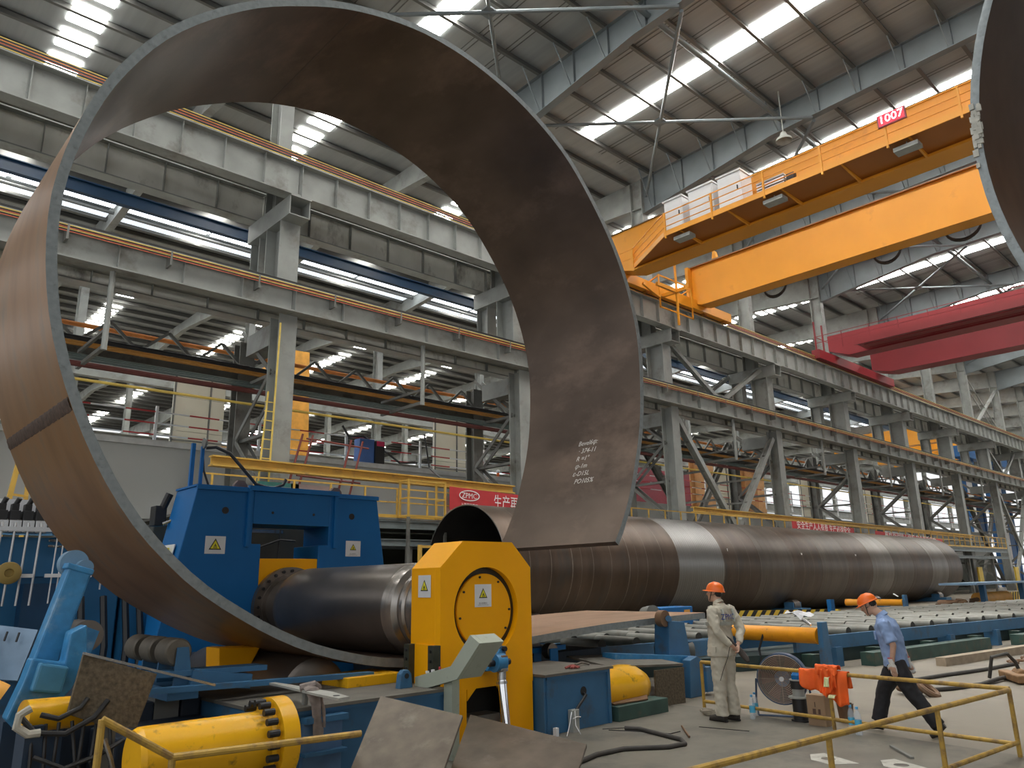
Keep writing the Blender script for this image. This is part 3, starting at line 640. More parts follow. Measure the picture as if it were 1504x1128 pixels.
m.box(54.5, 57, 24.3, 24.34, 19.4, 19.44).box(54.3, 54.4, 24.2, 24.3, 18.2, 20.6).box(55.6, 55.7, 24.2, 24.3, 18.2, 20.6)
part('handrail', m, RCR, t)
part('underside_pipes', MB().box(55, 55.1, -20, 21, 18.1, 18.16).box(56, 56.1, -20, 21, 18.1, 18.16), RCR, t)
part('hoist_trolley', MB().box(56.8, 65.8, 2, 7, 20, 21.2).box(58.5, 63, 9, 12, 20, 20.8), DGREY, t)
part('floodlight', MB().prism([(9, 19.4), (10.2, 19.4), (9.9, 19.9), (9.3, 19.9)], 'x', 53.8, 54.4), GL, t)
# distant cranes of other bays
for (x, y, z, mm, L) in ((100, 41, 17.41, CRN, 'distant orange crane bridge seen between far columns, upper one'), (114, 41, 17.41, CRN, 'distant orange crane bridge seen between far columns, lower one'), (150, 8, 17.8, CRN, 'distant orange crane bridge at the far right under the roof')):
    t = thing('distant_crane', L, 'crane', (x, y, z))
    part('girder', MB().box(x, x + 1.4, y - 10, y + 3, z, z + 2.2), mm, t); part('second_girder', MB().box(x + 6, x + 7.4, y - 10, y + 3, z, z + 2.0), mm, t)
    part('trolley', MB().box(x + .5, x + 7, y - 2, y + 3, z + 2.1, z + 3.4), DGREY, t)
t = thing('orange_jib_crane', 'orange jib crane post standing in the next bay', 'crane', (20, 40, 0))
JO = mat('jib_orange', (.80, .38, .06), .5); JP = mat('faded_orange_post', (.42, .22, .09), .6)
part('post', MB().beam((20.7, 40, 0), (20.1, 40, 15.2), .95, 1.1), JO, t); part('jib_arm', MB().beam((19.6, 40, 14.3), (17.6, 42, 13.2), .5, .8).beam((19.2, 40, 9.0), (20.4, 40, 8.8), .5, .6).box(15.6, 17.4, 40.2, 41, 7.6, 9.2), JO, t)
for x, y, h, L in ((68, 44, 15, 'orange steel post among the far machines, left'), (78, 44, 15, 'orange steel post among the far machines, right')):
    solo('orange_post', MB().ibeam((x, y, 0), (x, y, h), 2.0, 1.6, .1, .1, up=(0, 1, 0)), JP, L, 'post')
solo('red_block', MB().box(60, 86, 50, 54, 0, 13.5).box(60, 86, 49.8, 50, 8.6, 9.1), mat('faded_red_paint', (.20, .03, .045), .6), 'large dark red machine body far behind the columns', 'machine')
BLC = mat('far_blue_structure', (.02, .12, .33), .5)
for x, y, L in ((108, 30.5, 'tall blue machine column near the right edge, nearer one'), (120, 30.5, 'tall blue machine column near the right edge, farther one')):
    t = thing('blue_machine_column', L, 'machine', (x, y, 0)); part('mast', MB().box(x, x + 2, y, y + 2, 0, 16).box(x + 2.6, x + 3.4, y, y + 1, 0, 12), BLC, t); part('arm', MB().box(x - 3, x + 4, y - .5, y + 1, 16, 17.4), BLC, t); part('ladder', MB().box(x - .3, x - .2, y, y + .6, 0, 14), WHT, t)

# girders and columns of the near side (behind and right of the camera)
for z0, z1 in ((16.05, 17.45),):
    solo('near_runway_girder', MB().ibeam((-12, -20.4, 16.75), (XE, -20.4, 16.75), 1.4, .55, .05, .03), GREY, 'grey crane girder on the near side of the hall', 'beam')
for X in XS[:-1]:
    solo('near_column', MB().ibeam((X, -21, 0), (X, -21, 26), .9, .6, .05, .04, up=(0, 1, 0)), GREY, 'grey steel column on the near side of the hall', 'column', 'near side columns')

# ================================================================ the long welded tube
TC = (21.45, 2.36); TR = 2.2
SL = -.003                      # the tube runs very slightly downhill
def tc(x): return (x, 21.45, 2.36 + SL * (x - 17.6))
AX = (1, 0, SL)
CAN_A = mat('brown_mill_scale_can', (.095, .064, .044), .38, .6, .22, 1.2, bump=.05, dirt=(.07, .062, .055), dirt_amt=.3, dirt_scale=.9, stretch=(1.4, .5, .5))
CAN_B = mat('grey_brown_can', (.118, .094, .074), .38, .6, .22, 1.0, bump=.05, dirt=(.10, .072, .05), dirt_amt=.35, dirt_scale=.8, stretch=(1.6, .4, .4))
CAN_C = mat('scoured_grey_can', (.17, .15, .128), .36, .6, .2, 1.0, bump=.05, dirt=(.12, .09, .065), dirt_amt=.3, dirt_scale=.7, stretch=(1.6, .4, .4))
CAN_S = mat('silver_banded_can', (.27, .262, .25), .32, .7, .05, 9, stretch=(1, .02, .02), bump=.2)
INN = mat('dark_tube_inside', (.03, .028, .027), .7, .3, .2, 1)
WELD = mat('weld_bead_steel', (.17, .135, .105), .4, .6, .15, 8)
t = thing('welded_steel_tube', 'very long brown welded steel tube lying on rollers behind the machine', 'tube', (40, TC[0], .16))
xs = [17.6, 20.9, 24.2, 27.5, 31.0, 34.2, 37.4, 40.6, 43.8, 47.0, 50.2, 53.4, 56.6, 59.8, 62.6]
for i, (a, b) in enumerate(zip(xs, xs[1:])):
    mm = CAN_S if i == 3 else CAN_C if i in (9, 12) else (CAN_A, CAN_B)[i in (5, 7, 10)]
    m = MB()
    if i == 3:
        pr = [(0, TR)]
        k = 0
        while k < 22: pr += [(.15 + k * .15, TR), (.155 + k * .15, TR + .006), (.19 + k * .15, TR + .006), (.195 + k * .15, TR)]; k += 1
        m.lathe(tc(a), AX, [(p, r) for p, r in pr if p < b - a] + [(b - a, TR)], 72)
    else: m.lathe(tc(a), AX, [(.0, TR), (b - a, TR)], 72)
    part('can', m, mm, t, label='silver machined section of the tube' if i == 3 else None, smooth=True)
    for off in ((1.15, 2.2) if i != 3 else ()): part('weld_seam', MB().lathe(tc(a + off), AX, [(-.02, TR - .001), (0, TR + .005), (.02, TR - .001)], 72), WELD, t, smooth=True)
    if i:
        part('weld_seam', MB().lathe(tc(a), AX, [(-.03, TR - .001), (0, TR + .010), (.03, TR - .001)], 72), WELD, t, smooth=True)
        part('weld_seam', MB().lathe(tc(a + .5), AX, [(-.012, TR - .001), (0, TR + .005), (.012, TR - .001)], 72), WELD, t, smooth=True)
part('inner_wall', MB().lathe(tc(17.6), AX, [(0, TR - .045), (45, TR - .045)], 72), INN, t, smooth=True)
part('cut_edge', MB().lathe(tc(17.6), AX, [(0, TR), (-.004, TR - .01), (-.004, TR - .04), (0, TR - .045)], 72), STL, t, smooth=True)
part('end_edge', MB().lathe(tc(62.6), AX, [(0, TR), (.01, TR - .02), (0, TR - .045)], 72), DSTL, t)
part('chalk_mark', MB().box(31.5, 31.55, 19.36, 19.40, 3.0, 3.12).box(38.5, 38.6, 19.33, 19.37, 2.9, 3.0).box(45.0, 45.1, 19.33, 19.37, 2.9, 3.0), WTX, t)
for i, x in enumerate((19.3, 28, 38, 48, 58.5)):
    s = thing('tube_roller_stand', ['blue roller stand under the open end of the long tube', 'blue roller stand under the silver part of the tube', 'blue roller stand under the middle of the tube', 'blue roller stand under the far half of the tube', 'blue roller stand under the far end of the tube'][i], 'stand', (x, TC[0], 0), 'roller stands under the tube')
    for d in (-1, 1):
        yy = TC[0] + d * 1.6; zz = tc(x)[2] - 1.895
        part('roller', MB().cyl((x - .3, yy, zz), (x + .3, yy, zz), .28, n=20), DSTL, s, smooth=True)
        part('roller_bracket', MB().box(x - .42, x - .34, yy - .25, yy + .25, .25, zz + .15), BLU2, s); part('roller_bracket', MB().box(x + .34, x + .42, yy - .25, yy + .25, .25, zz + .15), BLU2, s)
    part('base_frame', MB().box(x - .5, x + .5, TC[0] - 2.3, TC[0] + 2.3, 0, .26), BLU2, s)
# hazard striped barriers
HZY = mat('hazard_yellow', (.62, .42, .04), .5); 
def hazard(p, q, h, z, label):
    p = Vector((*p, z)); q = Vector((*q, z)); d = q - p; n = int(d.length / .32); t = thing('striped_barrier', label, 'barrier', (p + q) / 2)
    nrm = Vector((d.y, -d.x, 0)).normalized() * .02
    part('board', MB().beam(p + Vector((0, 0, h / 2)), q + Vector((0, 0, h / 2)), .06, h), HZY, t)
    m = MB()
    for k in range(n - 1):
        a = p + d * ((k + .1) / n); b = p + d * ((k + .6) / n); c = d / n * .8
        up = Vector((0, 0, h)); off = nrm * 1.6
        m.add([a + off, b + off, b + c + up + off, a + c + up + off], [(0, 1, 2, 3)])
        m.add([a - off, b - off, b + c + up - off, a + c + up - off], [(3, 2, 1, 0)])
    part('black_stripes', m, BLK, t); part('foot', MB().box(p.x - .1, p.x + .1, p.y - .2, p.y + .2, 0, z + h).box(q.x - .1, q.x + .1, q.y - .2, q.y + .2, 0, z + h), HZY, t)
hazard((27.5, 17.5), (30.5, 14.2), .42, .12, 'yellow and black striped barrier behind the rollers near the man in beige')
hazard((47, 13), (62, 11.5), .7, .1, 'yellow and black striped barrier at the far right edge')
for k, (x, y) in enumerate(((84, 25), (96, 25), (72, 25))):
    s = solo('column_guard', MB().box(x - .6, x + .6, y - .7, y - .55, 0, 2.4), HZY, ['striped guard plate on a far column, left', 'striped guard plate on a far column, right', 'striped guard plate on a column behind the tube end'][k], 'guard', 'column guards')
# blue table beyond the tube end
t = thing('blue_work_table', 'pale blue steel table with orange cylinders at the end of the tube', 'table', (37, 11, 0))
part('top', MB().box(34.5, 42, 10.2, 11.6, 1.35, 1.43), mat('pale_blue_paint', (.20, .32, .45), .45), t)
for x in (36, 41.5): part('leg', MB().box(x, x + .25, 10.4, 10.6, 0, 1.35), BLU2, t)
part('orange_cylinder', MB().cyl((37, 11, .75), (41, 11, .75), .26, n=14), JO, t, smooth=True); part('coiled_strap', MB().tube([(33 + .25 * k + .2 * sin(k * 2), 11 + .3 * cos(k * 3), .6 + .15 * sin(k)) for k in range(16)], .09, 6), RUSTP, t)

# ================================================================ roller conveyor
CVD = (.9903, -.1392)
def cv(s, t_, z): return (16.4 + CVD[0] * s - CVD[1] * t_, 7.65 + CVD[1] * s + CVD[0] * t_, z)
ROLLM = mat('grey_conveyor_roller', (.24, .24, .215), .5, .35, .12, 3, dirt=(.22, .20, .17), dirt_amt=.3, dirt_scale=5)
t = thing('roller_conveyor', 'long blue roller conveyor with rows of grey steel rollers', 'conveyor', cv(8, 2, 0))
r0 = None
for row in range(4):
    s0 = (-1.3, -5.4, -5.0, -4.6)[row]; k = 0
    while s0 + k * .87 < 34:
        s = s0 + k * .87
        if r0 is None:
            rs = s; rm = MB().cyl(cv(s, 0, .63), cv(s, 1.12, .63), .10, n=14); rm.mi[-2:] = [1, 1]; r0 = part('roller', rm, [ROLLM, mat('dark_roller_end', (.05, .045, .035), .7)], t, smooth=True)
            part('axle', MB().cyl(cv(s, -.06, .63), cv(s, 1.18, .63), .04, n=8), DSTL, t)
        else:
            a = Vector(cv(s, row * 1.3, .63)) - Vector(cv(rs, 0, .63)); shift(r0, t, a)
        k += 1
for row in range(5):
    a = -1.6 if row < 1 else -5.8
    part('side_beam', MB().beam(cv(a, row * 1.3 - .09, .48), cv(34, row * 1.3 - .09, .48), .08, .27), BLU2, t)
for k in range(17):
    s = -5 + k * 2.35
    for row in (0, 2, 4):
        if row == 0 and s < -1: continue
        part('leg', MB().beam(cv(s, row * 1.3 - .05, .0), cv(s, row * 1.3 - .05, .38), .3), BLU2, t)
    part('green_base', MB().beam(cv(s - .35, .1 if s > -1 else 1.3, .12), cv(s - .35, 5.3, .12), .3, .24), GRN, t)
part('under_infill', MB().prism([cv(-5, 1.4, 0)[:2], cv(-1.5, .35, 0)[:2], cv(34, .35, 0)[:2], cv(34, 5.0, 0)[:2], cv(-5, 5.0, 0)[:2]], 'z', .0, .28), mat('shadowy_green_black', (.02, .04, .04), .6, 0, .3, 2), t)  # solid infill block, shade below the conveyor put into its dark colour
part('green_base', MB().beam(cv(.2, -.5, .13), cv(5.6, -.35, .13), .3, .26).beam(cv(7, -.5, .13), cv(14, -.4, .13), .3, .26), GRN, t)
# cross pusher cylinders of the conveyor
for (a, b, z, r, L) in (((14.6, 7.15), (14.9, 9.2), .69, .155, 'thick yellow hydraulic cylinder beside the man in beige'), ((29.0, 11.0), (28.9, 13.6), .85, .12, 'yellow hydraulic cylinder beyond the rollers, under the tube')):
    t = thing('pusher_cylinder', L, 'cylinder', (*a, 0))
    part('barrel', MB().lathe((*a, z), (b[0] - a[0], b[1] - a[1], 0), [(0, 0), (0, r), (.04, r), (.05, r * .96), (1.75, r * .96), (1.8, r * 1.03), (2.0, r * 1.03), (2.0, 0)], 24), mat('amber_cylinder_paint', (.85, .34, .012), .35, 0, .06, 3, dirt=(.2, .08, .03), dirt_amt=.04, dirt_scale=5), t, smooth=True)
    part('end_post', MB().prism([(a[0] - .16, 0), (a[0] + .2, 0), (a[0] + .12, z + .26), (a[0] - .1, z + .26)], 'y', a[1] - .12, a[1] - .02), BLU2, t, bev=.01)
    part('rear_post', MB().box(b[0] - .15, b[0] + .15, b[1] - .1, b[1] + .05, 0, z + .1), BLU, t)
    part('hose_fitting', MB().cyl((a[0] - .1, a[1] + .1, z + .2), (a[0] - .1, a[1] + .25, z + .3), .03, n=8), STL, t)
    part('hose', MB().tube([(a[0] + .05, a[1] + 1.2, z), (a[0], a[1] + 1.3, z - .3), (a[0] - .1, a[1] + 1.2, .05)], .025, 6), BLK, t)
# ================================================================ the big bent ring (one plate, still being rolled)
RC = (6.067, 5.358)
RT = [(-39, 4.80), (-31, 4.75), (-20, 4.68), (-3, 4.67), (11, 4.72), (25, 4.72), (40, 4.70), (53, 4.74), (65, 4.71), (77, 4.675), (90, 4.66), (107, 4.61), (120, 4.585), (132, 4.62), (150, 4.70), (162, 4.73), (177, 4.755), (190, 4.735), (205, 4.715), (218, 4.72), (228, 4.69), (239, 4.63), (246, 4.61), (256, 4.575), (270, 4.55)]
def rr(d):
    for (a, ra), (b, rb) in zip(RT, RT[1:]):
        if a <= d <= b:
            u = (d - a) / (b - a); u = u * u * (3 - 2 * u) * .5 + u * .5; return ra + (rb - ra) * u
    return RT[-1][1]
path = []
for k in range(0, 104):
    d = -39 + 309 * k / 103; t_ = radians(d); path.append((RC[0] + rr(d) * cos(t_), RC[1] + rr(d) * sin(t_)))
for x, z in ((6.6, .83), (7.1, .875), (7.74, .945), (8.6, 1.0), (9.5, 1.045), (10.8, 1.08), (12.1, 1.105)): path.append((x, z))
Y0, Y1, TH = 8.0, 10.82, .10
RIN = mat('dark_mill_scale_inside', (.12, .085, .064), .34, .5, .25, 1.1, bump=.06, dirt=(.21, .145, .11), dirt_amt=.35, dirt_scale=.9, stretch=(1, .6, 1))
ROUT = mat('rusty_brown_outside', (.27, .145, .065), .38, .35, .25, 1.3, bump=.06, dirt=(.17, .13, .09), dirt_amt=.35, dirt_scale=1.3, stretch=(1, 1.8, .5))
REDG = mat('flame_cut_grey_edge', (.24, .265, .27), .5, .45, .12, 14, bump=.15, dirt=(.14, .15, .15), dirt_amt=.2, dirt_scale=12)
def strip(pts, ya, yb, th, inward):
    n = len(pts); vs = []; fs = []; mi = []
    for i, (x, z) in enumerate(pts):
        a = pts[max(i - 1, 0)]; b = pts[min(i + 1, n - 1)]; dx, dz = b[0] - a[0], b[1] - a[1]; l = hypot(dx, dz)
        nx, nz = -dz / l * inward * th, dx / l * inward * th
        vs += [(x, ya, z), (x, yb, z), (x + nx, ya, z + nz), (x + nx, yb, z + nz)]
    for i in range(n - 1):
        o, p = 4 * i, 4 * i + 4
        fs += [(o, p, p + 1, o + 1), (o + 2, o + 3, p + 3, p + 2), (o, o + 2, p + 2, p), (o + 1, p + 1, p + 3, o + 3)]; mi += [1, 0, 2, 2]
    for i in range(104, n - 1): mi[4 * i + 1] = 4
    fs += [(0, 1, 3, 2), (4 * n - 4, 4 * n - 2, 4 * n - 1, 4 * n - 3)]; mi += [3, 2]
    return vs, fs, mi
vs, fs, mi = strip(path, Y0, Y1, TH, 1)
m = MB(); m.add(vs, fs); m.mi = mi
ringT = thing('bent_steel_ring', 'huge brown steel plate rolled into an almost closed ring in the bending machine', 'ring', (6.07, 9.4, .8))
part('curved_plate', m, [RIN, ROUT, REDG, mat('dark_torch_cut_end', (.05, .04, .035), .7, .2, .2, 9), mat('sky_lit_plate_top', (.35, .21, .13), .6, .1, .15, 1.5, stretch=(.4, 2, 1))], ringT, smooth=30)  # flat run's top: same steel, sky light put into a lighter colour
# weld seams: outside left, inside top
def seam(d0, w, out, amp):
    m = MB(); vs = []; fs = []
    n = 40
    for i in range(n + 1):
        y = Y0 + .02 + (Y1 - Y0 - .04) * i / n
        for j, (o, h) in enumerate(((-w, 0), (-w / 2, amp), (0, amp * .6), (w / 2, amp), (w, 0))):
            d = d0 + o + .05 * sin(i * 2.3 + j); t_ = radians(d); R = rr(d) + (h + .001 + .003 * sin(i * 1.7 + j)) if out else rr(d) - TH - h - .001
            vs.append((RC[0] + R * cos(t_), y, RC[1] + R * sin(t_)))
    for i in range(n):
        for j in range(4): a = 5 * i + j; fs.append((a, a + 1, a + 6, a + 5))
    return m.add(vs, fs)
part('weld_seam', seam(203.0, .85, True, .008), mat('dark_weld_scale', (.075, .045, .032), .6, .3, .4, 14, bump=.4), ringT, label='dark double weld seam across the outside of the ring', smooth=True)
part('weld_seam', seam(108, .22, False, .003), mat('inner_seam_scale', (.08, .06, .048), .5), ringT, smooth=True)
CH = mat('white_chalk', (.72, .70, .66), .8)
for i, (s, dy) in enumerate((('Bevel6φ:', 0), ('· 374-11', .02), ('R =1°', .0), ('φ-1m', .0), ('ε-D15L', -.02), ('PO105%', .05))):
    def fn(a, b, c, i=i, dy=dy):
        d = -13.8 - i * 1.9 + degrees_(b) ; t_ = radians(d); R = rr(d) - TH - .003 - c
        return (RC[0] + R * cos(t_), 9.42 - dy - a, RC[1] + R * sin(t_))
    def degrees_(b): return b / 4.6 * 57.3
    part('chalk_writing', text_mb(s, .13, fn, .002, 2, align='LEFT', shear=.3), CH, ringT)

# second big ring, standing on rollers just right of the camera, axis along the hall
r2 = thing('large_steel_ring_segment', 'dark steel ring cut off by the right edge of the picture, grey rim towards us', 'ring', (10, -2.77, 1.55))
c2 = (9.0, -2.77, 6.27)
part('shell', MB().lathe(c2, (1, 0, 0), [(0.0, 4.72), (2.9, 4.72)], 128), ROUT, r2, smooth=True)
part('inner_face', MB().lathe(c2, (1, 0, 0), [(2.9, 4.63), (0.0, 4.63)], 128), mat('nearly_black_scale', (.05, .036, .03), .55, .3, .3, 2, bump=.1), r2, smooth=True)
part('rim', MB().lathe(c2, (1, 0, 0), [(0, 4.72), (-.004, 4.70), (-.004, 4.65), (0, 4.63)], 128).lathe(c2, (1, 0, 0), [(2.9, 4.72), (2.9, 4.63)], 128), REDG, r2, smooth=True)
m = MB()
random.seed(3)
for k in range(60):
    a = radians(random.uniform(169, 178) ); a = pi - a
    R = random.uniform(4.63, 4.71); a2 = radians(random.gauss(-2.5 + 7, 1.6))
    y, z = c2[1] + R * cos(a2), c2[2] + R * sin(a2); s = random.uniform(.012, .03); m.box(8.97 + .025 * random.random(), 9.0, y - s, y + s, z - s * 1.5, z + s * 1.5)
part('weld_spatter', m, mat('pale_slag_crumbs', (.42, .41, .36), .8, 0, .2, 10), r2, kind='stuff')
s = thing('ring_roller_stand', 'blue roller stand carrying the second ring, right of the picture', 'stand', (10.4, -2.77, 0))
for d in (-1, 1):
    y = c2[1] + d * 1.6; z = c2[2] - sqrt(5.1 ** 2 - 1.6 ** 2)
    part('roller', MB().cyl((9.2, y, z), (11.7, y, z), .38, n=24), DSTL, s, smooth=True)
    part('bracket', MB().box(9.05, 9.15, y - .5, y + .5, 0, z + .2), BLU2, s); part('bracket', MB().box(11.75, 11.85, y - .5, y + .5, 0, z + .2), BLU2, s)
part('base', MB().box(9.0, 11.9, -5.2, -.4, 0, .25), BLU2, s)

# ================================================================ bending machine
def sticker(c, ax, w, h, parent, big, name='warning_sticker', line=True):
    # ax 'y' faces -Y (u = +X), ax 'x' faces -X (u = -Y)
    def m3(u, v, d): return (c[0] + u, c[1] - d, c[2] + v) if ax == 'y' else (c[0] - d, c[1] - u, c[2] + v)
    def slab(poly, d0, d1): 
        mb = MB(); n = len(poly); mb.add([m3(u, v, d0) for u, v in poly] + [m3(u, v, d1) for u, v in poly], [tuple(range(n)), tuple(range(2 * n - 1, n - 1, -1))] + [(i, (i + 1) % n, n + (i + 1) % n, n + i) for i in range(n)]); return mb
    o = part(name, slab([(-w / 2, -h / 2), (w / 2, -h / 2), (w / 2, h / 2), (-w / 2, h / 2)], .001, .004), WHT, parent)
    tw = w * big; th = tw * (.88 if h < w * 1.2 else 1.35); y0 = -th * .42 if not line else -th * .25
    tri = lambda s, dy=0: [(-tw / 2 * s, y0 + th * (1 - s) * .36 + dy), (tw / 2 * s, y0 + th * (1 - s) * .36 + dy), (0, y0 + th * (1 - s) * .36 + th * s + dy)]
    part('triangle_border', slab(tri(1), .004, .006), BLK, o); part('yellow_triangle', slab(tri(.74), .006, .008), mat('sticker_yellow', (.80, .72, .03), .5), o)
    s = th * .11; cy = y0 + th * .34
    sym = slab([(-s * .25, cy - s), (s * .25, cy - s), (s * .3, cy + s * 1.6), (-s * .3, cy + s * 1.6)], .008, .010)
    for dx in (-1, 1): q = slab([(dx * s * 1.2 - s * .2, cy - s * 1.4), (dx * s * 1.2 + s * .2, cy - s * 1.4), (dx * s * .6 + s * .2, cy + s * .6), (dx * s * .6 - s * .2, cy + s * .6)], .008, .010); sym.add(q.v, q.f)
    q = slab([(-s * 1.6, cy - s * 1.8), (s * 1.6, cy - s * 1.8), (s * 1.6, cy - s * 1.45), (-s * 1.6, cy - s * 1.45)], .008, .010); sym.add(q.v, q.f)
    part('hazard_symbol', sym, BLK, o)
    if line: part('sticker_text', text_mb('当心机械伤人', h * .085, lambda a, b, c_: m3(a, b - h * .34, .0045 + abs(c_)), .001), BLK, o); part('sticker_text', text_mb('WARNING MECHANICAL INJURY', h * .045, lambda a, b, c_: m3(a, b - h * .42, .0045 + abs(c_)), .001), BLK, o)
    return o
mach = thing('plate_bending_machine', 'huge blue and yellow plate bending machine with a thick horizontal top roll', 'machine', (6.1, 9.5, 0))
cx = 6.1
# far blue frame
part('left_frame_column', MB().prism([(3.86, 0), (5.58, 0), (5.58, 2.47), (5.42, 2.47), (5.42, 3.34), (4.49, 3.34)], 'y', 12.0, 12.9), BLU, mach, bev=.015)
part('right_frame_column', MB().prism([(8.3, 0), (6.62, 0), (6.62, 2.47), (6.8, 2.47), (6.8, 3.34), (7.77, 3.34)], 'y', 12.0, 12.9), BLU, mach, bev=.015)
part('frame_crossbeam', MB().box(5.42, 6.8, 12.0, 12.9, 2.79, 3.34), BLU, mach)
part('frame_top_rim', MB().box(4.47, 5.3, 11.96, 12.0, 3.29, 3.36).box(5.3, 6.95, 11.93, 12.0, 3.32, 3.40).box(6.95, 7.79, 11.96, 12.0, 3.29, 3.36).box(5.3, 5.36, 11.95, 12.0, 2.42, 3.32).box(6.88, 6.95, 11.95, 12.0, 2.42, 3.32).box(4.47, 7.79, 12.0, 12.9, 3.34, 3.37), BLU, mach)
for x, r in ((4.95, .055), (7.25, .055), (5.75, .022), (6.5, .022)):
    part('frame_hole', MB().cyl((x, 12.02, 2.98), (x, 11.994, 2.98), r, n=20), BLK, mach)
part('side_face_panel', MB().prism([(12.0, 0), (12.9, 0), (12.9, 3.3), (12.0, 3.3)], 'x', 0, .001), BLU, mach) if False else None
sticker((4.83, 12.0, 2.44), 'y', .32, .27, mach, .62, line=False); sticker((7.3, 12.0, 2.42), 'y', .30, .27, mach, .42)
m = MB().sheet([(4.24, 12.2, 2.15), (4.24, 12.75, 2.15), (4.30, 12.75, 2.45), (4.30, 12.2, 2.45)], -.012)
a = part('side_notice', m, WHT, mach); part('red_panel', MB().box(4.2, 4.24, 12.56, 12.68, 2.22, 2.36), REDP, a); part('yellow_panel', MB().box(4.2, 4.24, 12.28, 12.42, 2.2, 2.4), mat('sticker_yellow', (1, 1, 1)), a)
part('bearing_chock', MB().box(5.58, 6.62, 12.02, 12.8, .55, 2.24), YEL, mach, bev=.01)
part('far_flange', MB().lathe((cx, 12.0, 1.48), (0, -1, 0), [(0, .62), (.1, .62), (.1, .50), (.14, .5), (.14, .42)], 48), DSTL, mach, smooth=30)
b0 = part('flange_bolt', MB().cyl((cx + .56, 11.9, 1.48), (cx + .56, 11.87, 1.48), .025, n=8), BLK, mach)
for k in range(1, 24):
    a = 2 * pi * k / 24; shift(b0, mach, (.56 * (cos(a) - 1), 0, .56 * sin(a)))
# top roll
part('top_roll', MB().lathe((cx, 7.3, 1.48), (0, 1, 0), [(1.08, .5795), (1.10, .58), (3.9, .58), (4.05, .565), (4.15, .52), (4.2, .46), (4.62, .44), (4.65, .40), (4.72, .40)], 72), DSTL, mach, label='polished dark cylindrical top roll', smooth=25)
part('roll_collar', MB().lathe((cx, 7.3, 1.48), (0, 1, 0), [(0, .40), (.42, .40), (.43, .50), (.68, .50), (.70, .53), (.76, .53), (.78, .50), (.84, .50), (.88, .565), (.94, .575), (1.08, .5795)], 72), mat('turned_bright_steel', (.42, .39, .36), .24, .9, .12, 3, stretch=(1, 8, 1)), mach, label='bright turned collar of the top roll', smooth=25)
# lower side rolls
for x in (4.62, 7.62):
    z = .58 if x < 6 else .50
    part('lower_roll', MB().lathe((x, 7.7, z), (0, 1, 0), [(.6, 0), (.6, .35), (.62, .41), (3.6, .41), (3.65, .3), (4.2, .3)], 40), DSTL, mach, smooth=30)
# near yellow outboard stand
U = [(5.46, 1.10), (5.46, 1.965), (5.79, 2.27), (6.58, 2.27), (6.89, 1.965), (6.89, .62), (5.62, .62), (5.62, 1.10)]
U2 = [(5.46, .62), (5.46, 1.965), (5.79, 2.27), (6.58, 2.27), (6.89, 1.965), (6.89, .62)]
part('stand_housing', MB().prism(U2, 'y', 7.17, 7.64), YEL, mach, bev=.008)
part('stand_face', MB().holed(U2, (6.16, 1.47), .50, 'y', 7.08, 7.172, 56), YEL, mach, smooth=30)
part('stand_leg', MB().box(5.50, 5.84, 7.08, 7.2, 0, .62), YEL, mach); part('stand_leg', MB().box(6.45, 6.88, 7.08, 7.2, 0, .62), YEL, mach); part('shade_filler', MB().box(5.5, 6.86, 7.45, 7.9, 0, .62), mat('recess_shade_black', (.02, .02, .018), .7), mach); part('inner_ledge', MB().box(5.84, 6.45, 7.2, 7.5, .2, .3), DGREY, mach)  # dark block fills the leg opening, its shade put into the colour
part('corner_fillet', MB().prism([(5.85, .62), (5.85, .5), (5.98, .62)], 'y', 7.08, 7.2).prism([(6.45, .62), (6.45, .5), (6.38, .62)], 'y', 7.08, 7.2), YEL, mach)
part('recess_ring', MB().ring((6.16, 7.165, 1.47), (0, 1, 0), .40, .505, .01, 56), mat('dark_recess', (.05, .045, .03), .4, .4), mach)
part('bearing_cover', MB().lathe((6.165, 7.165, 1.47), (0, -1, 0), [(0, .425), (.03, .425), (.035, .42), (.035, 0)], 64), YEL, mach, smooth=30)
b0 = part('cover_bolt', MB().cyl((6.165 + .39, 7.132, 1.47), (6.165 + .39, 7.115, 1.47), .014, n=8), BLK, mach)
for k in range(1, 8):
    a = 2 * pi * k / 8 + .2; shift(b0, mach, (.39 * (cos(a) - cos(0)), 0, .39 * sin(a)))
sticker((6.14, 7.13, 1.64), 'y', .26, .26, mach, .5); sticker((5.455, 7.37, 1.76), 'x', .24, .25, mach, .6, line=False)
HG = mat('dark_hinge_steel', (.05, .055, .04), .5, .4, .3, 8)
for y in (7.12, 7.58):
    part('hinge_strip', MB().box(5.36, 5.46, y - .05, y + .05, .70, 1.12), HG, mach)
    for k in range(4): part('hinge_bolt', MB().cyl((5.36, y, .76 + k * .1), (5.34, y, .76 + k * .1), .018, n=8), BLK, mach)
part('stand_column', MB().box(5.44, 5.5, 7.17, 7.53, .6, 1.12), YEL, mach)
# base beds
TOPD = mat('dusty_bed_top', (.135, .125, .105), .7, .1, .15, 4, dirt=(.12, .11, .10), dirt_amt=.3, dirt_scale=3)
for a, b, nm in ((6.92, 8.16, 'right'), (3.38, 5.42, 'left')):
    part('machine_bed', MB().box(a, b, 6.92, 12.0 if nm == 'left' else 8.1, 0, .665), BLU2, mach, bev=.01)
    part('bed_top_plate', MB().box(a - .02, b + .02, 6.88, 12.0 if nm == 'left' else 8.1, .665, .695), TOPD, mach)
part('bed_edge_rim', MB().box(6.95, 8.12, 6.895, 6.92, .63, .665).box(6.95, 6.99, 6.9, 6.92, 0, .65).box(8.08, 8.12, 6.9, 6.92, 0, .65).box(3.4, 5.4, 6.895, 6.92, .63, .665), BLU2, mach)
part('cable_hole', MB().cyl((7.62, 6.925, .44), (7.62, 6.915, .44), .055, n=20), BLK, mach)
